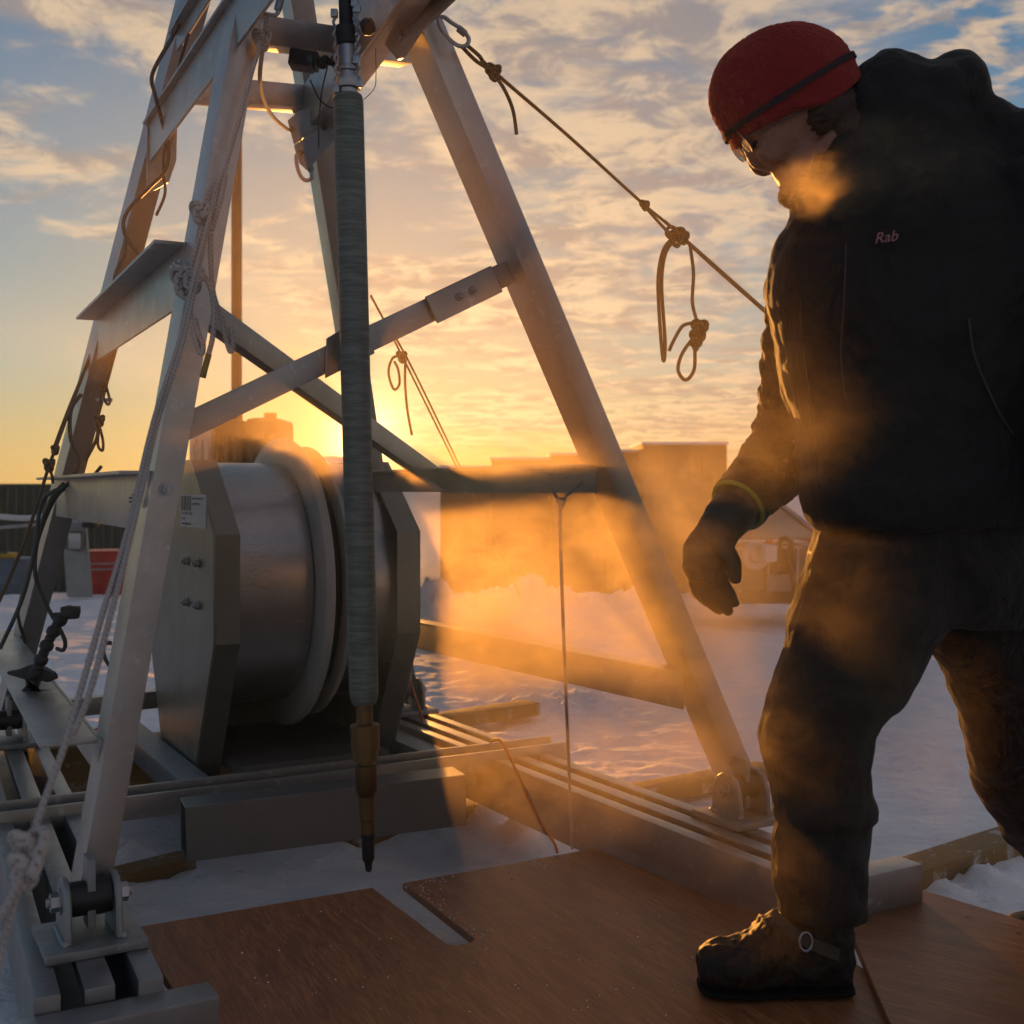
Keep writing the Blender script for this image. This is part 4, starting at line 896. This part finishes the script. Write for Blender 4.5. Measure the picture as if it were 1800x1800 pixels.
# beanie: rings stacked along the head axis
hc = P(1394, 186, MD); hx = Vector((P(1507, 123, MD)-P(1281, 242, MD))).normalized(); hup = Vector((-hx.z, 0, hx.x)); hup = hup if hup.z > 0 else -hup
bm = bmesh.new(); prof = [(-.020, .99), (-.016, 1.02), (.0, 1.045), (.025, 1.07), (.05, 1.07), (.075, 1.02), (.10, .90), (.120, .73), (.135, .52), (.143, .28), (.146, .04)]
loft(bm, [(hc+hup*h-hx*(.012*h/.14), hx*(.124*s_), Vector((0, .090*s_, 0))) for h, s_ in prof], 56, 2.1)
for v in bm.verts:
    q_ = (v.co-hc); ax_ = q_.dot(hx)/.124; h_ = q_.dot(hup)
    if h_ < .03: v.co -= hup*(max(0, math.sin(min(max((ax_+.35)/1.3, 0), 1)*math.pi))*.020)*(1-max(h_, 0)/.03)
    v.co += hup*(.004*mnoise.noise(v.co*22))+hx*(.005*mnoise.noise(v.co*18+Vector((3, 1, 0))))+Vector((0, .006*mnoise.noise(v.co*20+Vector((9, 5, 2))), 0))
hat = mk('beanie', bm, KNIT, man, smooth=True, sharp=80); md = hat.modifiers.new('s', 'SUBSURF'); md.levels = md.render_levels = 3
tx = bpy.data.textures.new('knit_fuzz', 'CLOUDS'); tx.noise_scale = .006; tx.noise_depth = 1; dm = hat.modifiers.new('fuzz', 'DISPLACE'); dm.texture = tx; dm.strength = .0035; dm.texture_coords = 'LOCAL'
bm = bmesh.new(); seg = 60; rA, rB = [], []
for i in range(seg):
    a = 2*math.pi*i/seg; o_ = hx*(.1385*math.cos(a))+Vector((0, .1005*math.sin(a), 0)); hh = .012+.004*math.cos(a*2)+.010*math.cos(a)
    rA.append(bm.verts.new(hc+o_*.985+hup*(hh-.005))); rB.append(bm.verts.new(hc+o_*.985+hup*(hh+.006)))
for i in range(seg): bm.faces.new((rA[i], rA[(i+1) % seg], rB[(i+1) % seg], rB[i]))
sd2 = bmesh.ops.solidify(bm, geom=bm.faces[:], thickness=.002); mk('grey_stripe', bm, GREYF, hat, smooth=True, sharp=60)
# jacket
bm = bmesh.new()
vloft(bm, [(235, 1600, 1790, MD-.02, .09), (265, 1540, 1860, MD, .12), (310, 1465, 1900, MD, .145), (370, 1396, 1915, MD, .160), (440, 1355, 1915, MD, .172), (495, 1343, 1905, MD, .178), (545, 1350, 1900, MD, .178), (640, 1372, 1890, MD, .172), (720, 1391, 1880, MD, .168), (800, 1403, 1870, MD, .168), (870, 1407, 1865, MD, .172), (905, 1420, 1862, MD, .168), (928, 1434, 1858, MD, .160)])
ell(bm, P(1563, 176, MD), (.074, .10, .094)); ell(bm, P(1590, 190, MD+.02), (.070, .12, .090)); ell(bm, P(1668, 180, MD), (.066, .13, .082)); ell(bm, P(1628, 200, MD), (.08, .13, .088)); ell(bm, P(1530, 240, MD), (.07, .09, .09)); ell(bm, P(1610, 240, MD), (.12, .13, .10))
ell(bm, P(1520, 215, MD), (.052, .086, .078)); ell(bm, P(1480, 300, MD), (.070, .088, .080)); ell(bm, P(1440, 365, MD), (.048, .075, .055)); ell(bm, P(1705, 235, MD), (.075, .13, .060)); ell(bm, P(1700, 160, MD+.03), (.030, .06, .035))
ell(bm, P(1790, 280, MD-.03), (.11, .14, .085)); ell(bm, P(1420, 392, MD), (.032, .07, .035))
limb(bm, [P(1825, 300, 2.04), P(1890, 450, 2.0), P(1950, 660, 1.96), P(1935, 900, 1.84)], [.105, .10, .088, .075])
jk = mk('jacket', bm, JACK, man); finish(jk, .006, 16, .030, .11)
# right sleeve with stacked folds, lime-piped cuff
bm = bmesh.new(); limb(bm, [P(1455, 420, 2.26), P(1415, 600, 2.33), P(1402, 720, 2.35), P(1380, 790, 2.33), P(1345, 838, 2.29), P(1303, 880, 2.24)], [.085, .082, .078, .072, .062, .054], n=10, fold=.0035, fq=1.9)
sl = mk('sleeve', bm, JACK, man); finish(sl, .005, 3, .020, .03)
cax = (P(1297, 888, 2.235)-P(1345, 835, 2.29)).normalized(); cc2 = P(1299, 886, 2.235)
Mc = frame(cc2, cax, Z); bm = bmesh.new(); lathe(bm, Mc, [(.050, -.045), (.056, -.025), (.058, -.006), (.056, .002), (.048, .002)], 40); mk('cuff', bm, JACK, man, smooth=True)
bm = bmesh.new(); tube(bm, [cc2+(Mc.to_3x3() @ Vector((math.cos(a), math.sin(a), 0)))*.0525+cax*.004 for a in [2*math.pi*i/48 for i in range(48)]], .0042, 8, closed=True); mk('cuff_piping', bm, LIME, man, smooth=True)
# glove: gauntlet, palm, four fingers, thumb
bm = bmesh.new(); gd = 2.2
limb(bm, [P(1292, 895, 2.22), P(1268, 925, 2.2), P(1250, 955, gd)], [.047, .040, .038], n=6, fold=.001, fq=2)
loft(bm, [(P(1262, 930, gd), Vector((.036, 0, -.012)), Vector((0, .030, 0))), (P(1245, 965, gd), Vector((.046, 0, -.010)), Vector((0, .030, 0))), (P(1239, 1000, gd), Vector((.043, 0, -.004)), Vector((0, .028, 0))), (P(1246, 1022, gd), Vector((.036, 0, .0)), Vector((0, .024, 0)))], 24)
for i, (x0, y0, x1, y1, x2, y2, r, dd) in enumerate(((1218, 1000, 1224, 1036, 1246, 1060, .0115, .018), (1232, 1010, 1242, 1050, 1264, 1072, .0120, .004), (1248, 1014, 1262, 1052, 1280, 1074, .0118, -.012), (1264, 1006, 1280, 1038, 1292, 1060, .0108, -.026))):
    limb(bm, [P(x0, y0, gd+dd), P(x1, y1, gd+dd), P(x2, y2, gd+dd)], [r*1.1, r, r*.85], 14, 5); ell(bm, P(x2, y2, gd+dd), (r*.85,)*3, None, 2)
limb(bm, [P(1268, 955, gd-.03), P(1288, 985, gd-.045), P(1292, 1015, gd-.05)], [.0165, .0145, .012], 14, 5); ell(bm, P(1292, 1016, gd-.05), (.012,)*3, None, 2)
gl_ = mk('glove', bm, GLOVEM, man); finish(gl_, .0035, 3, .004, .02)
# trousers
bm = bmesh.new()
vloft(bm, [(885, 1425, 1860, MD+.02, .150), (930, 1433, 1856, MD+.02, .150), (985, 1416, 1860, MD+.03, .150), (1050, 1405, 1868, MD+.04, .145), (1095, 1394, 1870, MD+.05, .13)])
vloft(bm, [(940, 1432, 1720, MD, .12), (1000, 1413, 1712, MD, .125), (1060, 1401, 1690, MD, .12), (1120, 1385, 1648, MD, .112), (1190, 1363, 1606, MD, .108), (1235, 1349, 1582, MD, .104), (1255, 1343, 1562, MD, .102), (1290, 1334, 1535, MD, .098), (1340, 1338, 1527, MD, .092), (1385, 1356, 1530, MD, .090), (1415, 1360, 1540, MD, .098), (1432, 1357, 1541, MD, .100), (1442, 1366, 1528, MD, .082), (1500, 1362, 1528, MD, .084), (1560, 1362, 1526, MD, .084), (1600, 1366, 1524, MD, .084), (1612, 1370, 1522, MD, .082)])
vloft(bm, [(1000, 1640, 1862, 2.24, .12), (1100, 1622, 1872, 2.27, .115), (1140, 1634, 1880, 2.29, .11), (1190, 1664, 1890, 2.32, .11), (1260, 1690, 1905, 2.37, .105), (1330, 1699, 1915, 2.43, .10), (1400, 1721, 1930, 2.5, .098), (1460, 1760, 1950, 2.56, .095), (1510, 1804, 1975, 2.62, .095), (1580, 1850, 2000, 2.68, .095)])
tr = mk('trousers', bm, PANT, man); finish(tr, .006, 10, .022, .09)
ell_b = None
# boots
def bootbm(pts, d, wd):
    bm = bmesh.new(); S_ = []
    for x, yt, yb, w_ in pts: c = P(x, (yt+yb)/2, d); S_.append((c, Vector((0, wd*w_, 0)), Vector((0, 0, (yb-yt)/2/F*d))))
    loft(bm, S_, 28, 2.6); return bm
bp = [(1227, 1688, 1712, .35), (1231, 1668, 1726, .62), (1242, 1659, 1732, .82), (1265, 1654, 1733, .98), (1300, 1648, 1733, 1.05), (1325, 1636, 1733, 1.02), (1345, 1616, 1733, .96), (1370, 1600, 1733, .90), (1410, 1595, 1733, .86), (1450, 1592, 1733, .86), (1480, 1595, 1733, .84), (1493, 1610, 1733, .7), (1497, 1640, 1728, .45)]
bm = bootbm(bp, MD, .052)
for i in range(3): limb(bm, [P(1330+i*7, 1638-i*8, MD)+Vector((0, -.045, 0)), P(1326+i*7, 1634-i*8, MD), P(1330+i*7, 1638-i*8, MD)+Vector((0, .045, 0))], [.003, .004, .003], 8, 4)
boot = mk('boot', bm, LEATH, man); finish(boot, .0035, 3, .014, .028)
bm = bootbm([(x, 1727, 1738-(2 if x < 1240 else 0), w_*1.02) for x, _, _, w_ in bp], MD, .054); mk('sole', bm, RUBBER, boot, smooth=True, sharp=50)
bp2 = [(x+480, yt-60, yb-60, w_) for x, yt, yb, w_ in bp]
bm = bootbm([(1770+(x-1227)*.8, 1560+(yt-1592)*.8, 1640+(yb-1733)*.8, w_) for x, yt, yb, w_ in bp], 2.66, .052); b2_ = mk('boot', bm, LEATH, man); finish(b2_, .005, 3)
# gaiter strap with ring
q = [P(1354, 1598, MD)+Vector((0, -.02, 0)), P(1375, 1612, MD)+Vector((0, -.062, 0)), P(1395, 1622, MD)+Vector((0, -.078, 0)), P(1425, 1638, MD)+Vector((0, -.072, 0)), P(1460, 1656, MD)+Vector((0, -.055, 0))]
pp = smoothpath(q, 6); bm = bmesh.new(); ra = [bm.verts.new(p_+Vector((.002, -.004, .011))) for p_ in pp]; rb = [bm.verts.new(p_+Vector((-.002, -.004, -.011))) for p_ in pp]
for i in range(len(pp)-1): bm.faces.new((ra[i], ra[i+1], rb[i+1], rb[i]))
bmesh.ops.solidify(bm, geom=bm.faces[:], thickness=.003); st = mk('gaiter_strap', bm, simple('webbing strap', (.13, .11, .085), .8, bs=.5, bscale=300), man, smooth=True)
c = P(1395, 1622, MD)+Vector((0, -.090, 0)); tubeobj('ring_buckle', [c+Vector((.011*math.cos(a), 0, .016*math.sin(a))) for a in [2*math.pi*i/20 for i in range(20)]], .0020, STEEL, st, 0, closed=True, seg=6)
# jacket details: zips and embroidery lie on the chest surface
def chest(x, y, e=.0):
    """front surface of the jacket loft at that column and row"""
    rows = [(370, 1396, 1915, .160), (440, 1355, 1915, .172), (495, 1343, 1905, .178), (640, 1372, 1890, .172), (800, 1403, 1870, .168), (925, 1434, 1858, .160)]
    for r0, r1 in zip(rows, rows[1:]):
        if y <= r1[0]: break
    s = min(max((y-r0[0])/(r1[0]-r0[0]), 0), 1); xl, xr, hd = (r0[i]+(r1[i]-r0[i])*s for i in (1, 2, 3))
    u_ = (x-(xl+xr)/2)/((xr-xl)/2); dep = hd*max(1-abs(u_)**2.3, 0)**(1/2.3); d = MD-dep-.014-e
    return P(x, y, d)
def zipline(label, pts, r=.0012, m=GREYF):
    tubeobj('zip', [chest(x, y, .001) for x, y in pts], r, m, jk, 6, seg=6)
zipline('', [(1487, 428), (1484, 520), (1478, 620), (1486, 700)]); zipline('', [(1703, 560), (1712, 620), (1735, 680), (1765, 740), (1800, 785)], .0018)
zipline('', [(1398, 385), (1402, 450), (1408, 560), (1425, 700), (1440, 860)], .0016, JACK)
p0 = chest(1537, 428, .004); p1 = chest(1582, 422, .004)
text_mesh('embroidered_logo', 'Rab', .0245, LOGO, jk, textM(p0, p1-p0, Z), .35, .0008)

# ------------------------------------------------------------------ steam
def volume(name, label, lo, hi, dens, blobs, scale, aniso=.62, col=(1, .80, .52), thr=(.40, .72), drift=(0, 0, 0), rate=1.3, fine=True):
    bm = bmesh.new(); c = (Vector(lo)+Vector(hi))/2; s = Vector(hi)-Vector(lo); abox(bm, c, s)
    m = bpy.data.materials.new(name); m.use_nodes = True; t = NT(m.node_tree); t.n.clear()
    o = t.tc('Object'); fall = None
    for (bx, by, bz), (rx, ry, rz), wgt in blobs:
        q = t.map(t.vm('SUBTRACT', o, (bx, by, bz)), (1/rx, 1/ry, 1/rz)); g = t.m('MULTIPLY', t.sm(t.vm('LENGTH', q), 1.0, .15), wgt)
        fall = g if fall is None else t.m('MAXIMUM', fall, g)
    n = t.m('ADD', t.m('MULTIPLY', t.noise(o, scale*.55, 2, .5, .6), .5), t.m('MULTIPLY', t.noise(t.map(o, (1, 1, 1.5), (.2, .4, 0)), scale*1.9, 4, .68, 1.1), .5)) if fine else .5
    den = t.m('MULTIPLY', t.m('MULTIPLY', fall, t.sm(n, thr[0], thr[1], .12, 1.0)) if fine else fall, dens)
    v = t.new('ShaderNodeVolumePrincipled', Density=den, Color=col, Anisotropy=aniso)  # white vapour tinted warm: the low sun's orange is put into its colour
    out = t.n.new('ShaderNodeOutputMaterial'); t.l.new(v.outputs[0], out.inputs['Volume'])
    o_ = mk(name, bm, m); o_.display_type = 'WIRE'; m.cycles.volume_step_rate = rate
    return tag(o_, label, None, None, 'stuff')
volume('steam', 'gold-tinted sunlit steam drifting from the drill hole', (-.75, 1.66, .05), (.90, 3.35, 1.30), 5.0, [
    ((-.03, 2.75, .60), (.38, .50, .30), 1.0), ((.27, 2.62, .70), (.34, .50, .36), .85), ((.0, 2.55, .90), (.40, .45, .16), .6), ((-.47, 2.7, 1.05), (.15, .40, .22), .6), ((.47, 1.95, .66), (.36, .24, .62), .45), ((.10, 2.75, .36), (.60, .50, .30), .25), ((.35, 2.2, .80), (.20, .3, .28), .55)], 5.6, thr=(.44, .585))
volume('veil_mist', 'thin gold-tinted mist added around the drilling mast as a warm veil', (-1.9, 1.2, -.25), (1.5, 4.2, 2.3), .085, [((-.15, 2.75, .95), (1.7, 1.5, 1.35), 1.0)], 2.0, rate=6.0, fine=False)  # added volume, lays a warm flare-like veil over the legs
volume('breath', 'small puff of gold-tinted breath below the worker face', (.36, 1.78, 1.22), (.84, 2.12, 1.60), 30.0, [((.52, 1.93, 1.39), (.12, .11, .062), .8), ((.63, 1.94, 1.43), (.18, .11, .10), .35)], 13.0, thr=(.44, .62))
# frost crumbs swept over the plywood and the slot edge
bm = bmesh.new(); rc = random.Random(4)
for i in range(330):
    if i < 170: q = s1+(G(1000, 1500)-s1)*rc.random()+Vector((rc.gauss(0, .02), -abs(rc.gauss(0, .06)), 0))
    elif i < 230: q = s1+(e1-s1)*rc.random()+Vector((abs(rc.gauss(.02, .02)), 0, 0))
    else: q = G(rc.uniform(420, 1240), rc.uniform(1600, 1790))
    rr_ = rc.choice((.0006, .0008, .0008, .0012, .0018)); v = bmesh.ops.create_icosphere(bm, subdivisions=1, radius=rr_)['verts']
    bmesh.ops.scale(bm, vec=(1.2, 1.2, .7), verts=v); bmesh.ops.translate(bm, vec=Vector((q.x, q.y, .001)), verts=v)
tag(mk('snow_crumbs', bm, SNOW, None, smooth=True), 'loose frost crumbs scattered on the plywood', None, None, 'stuff')
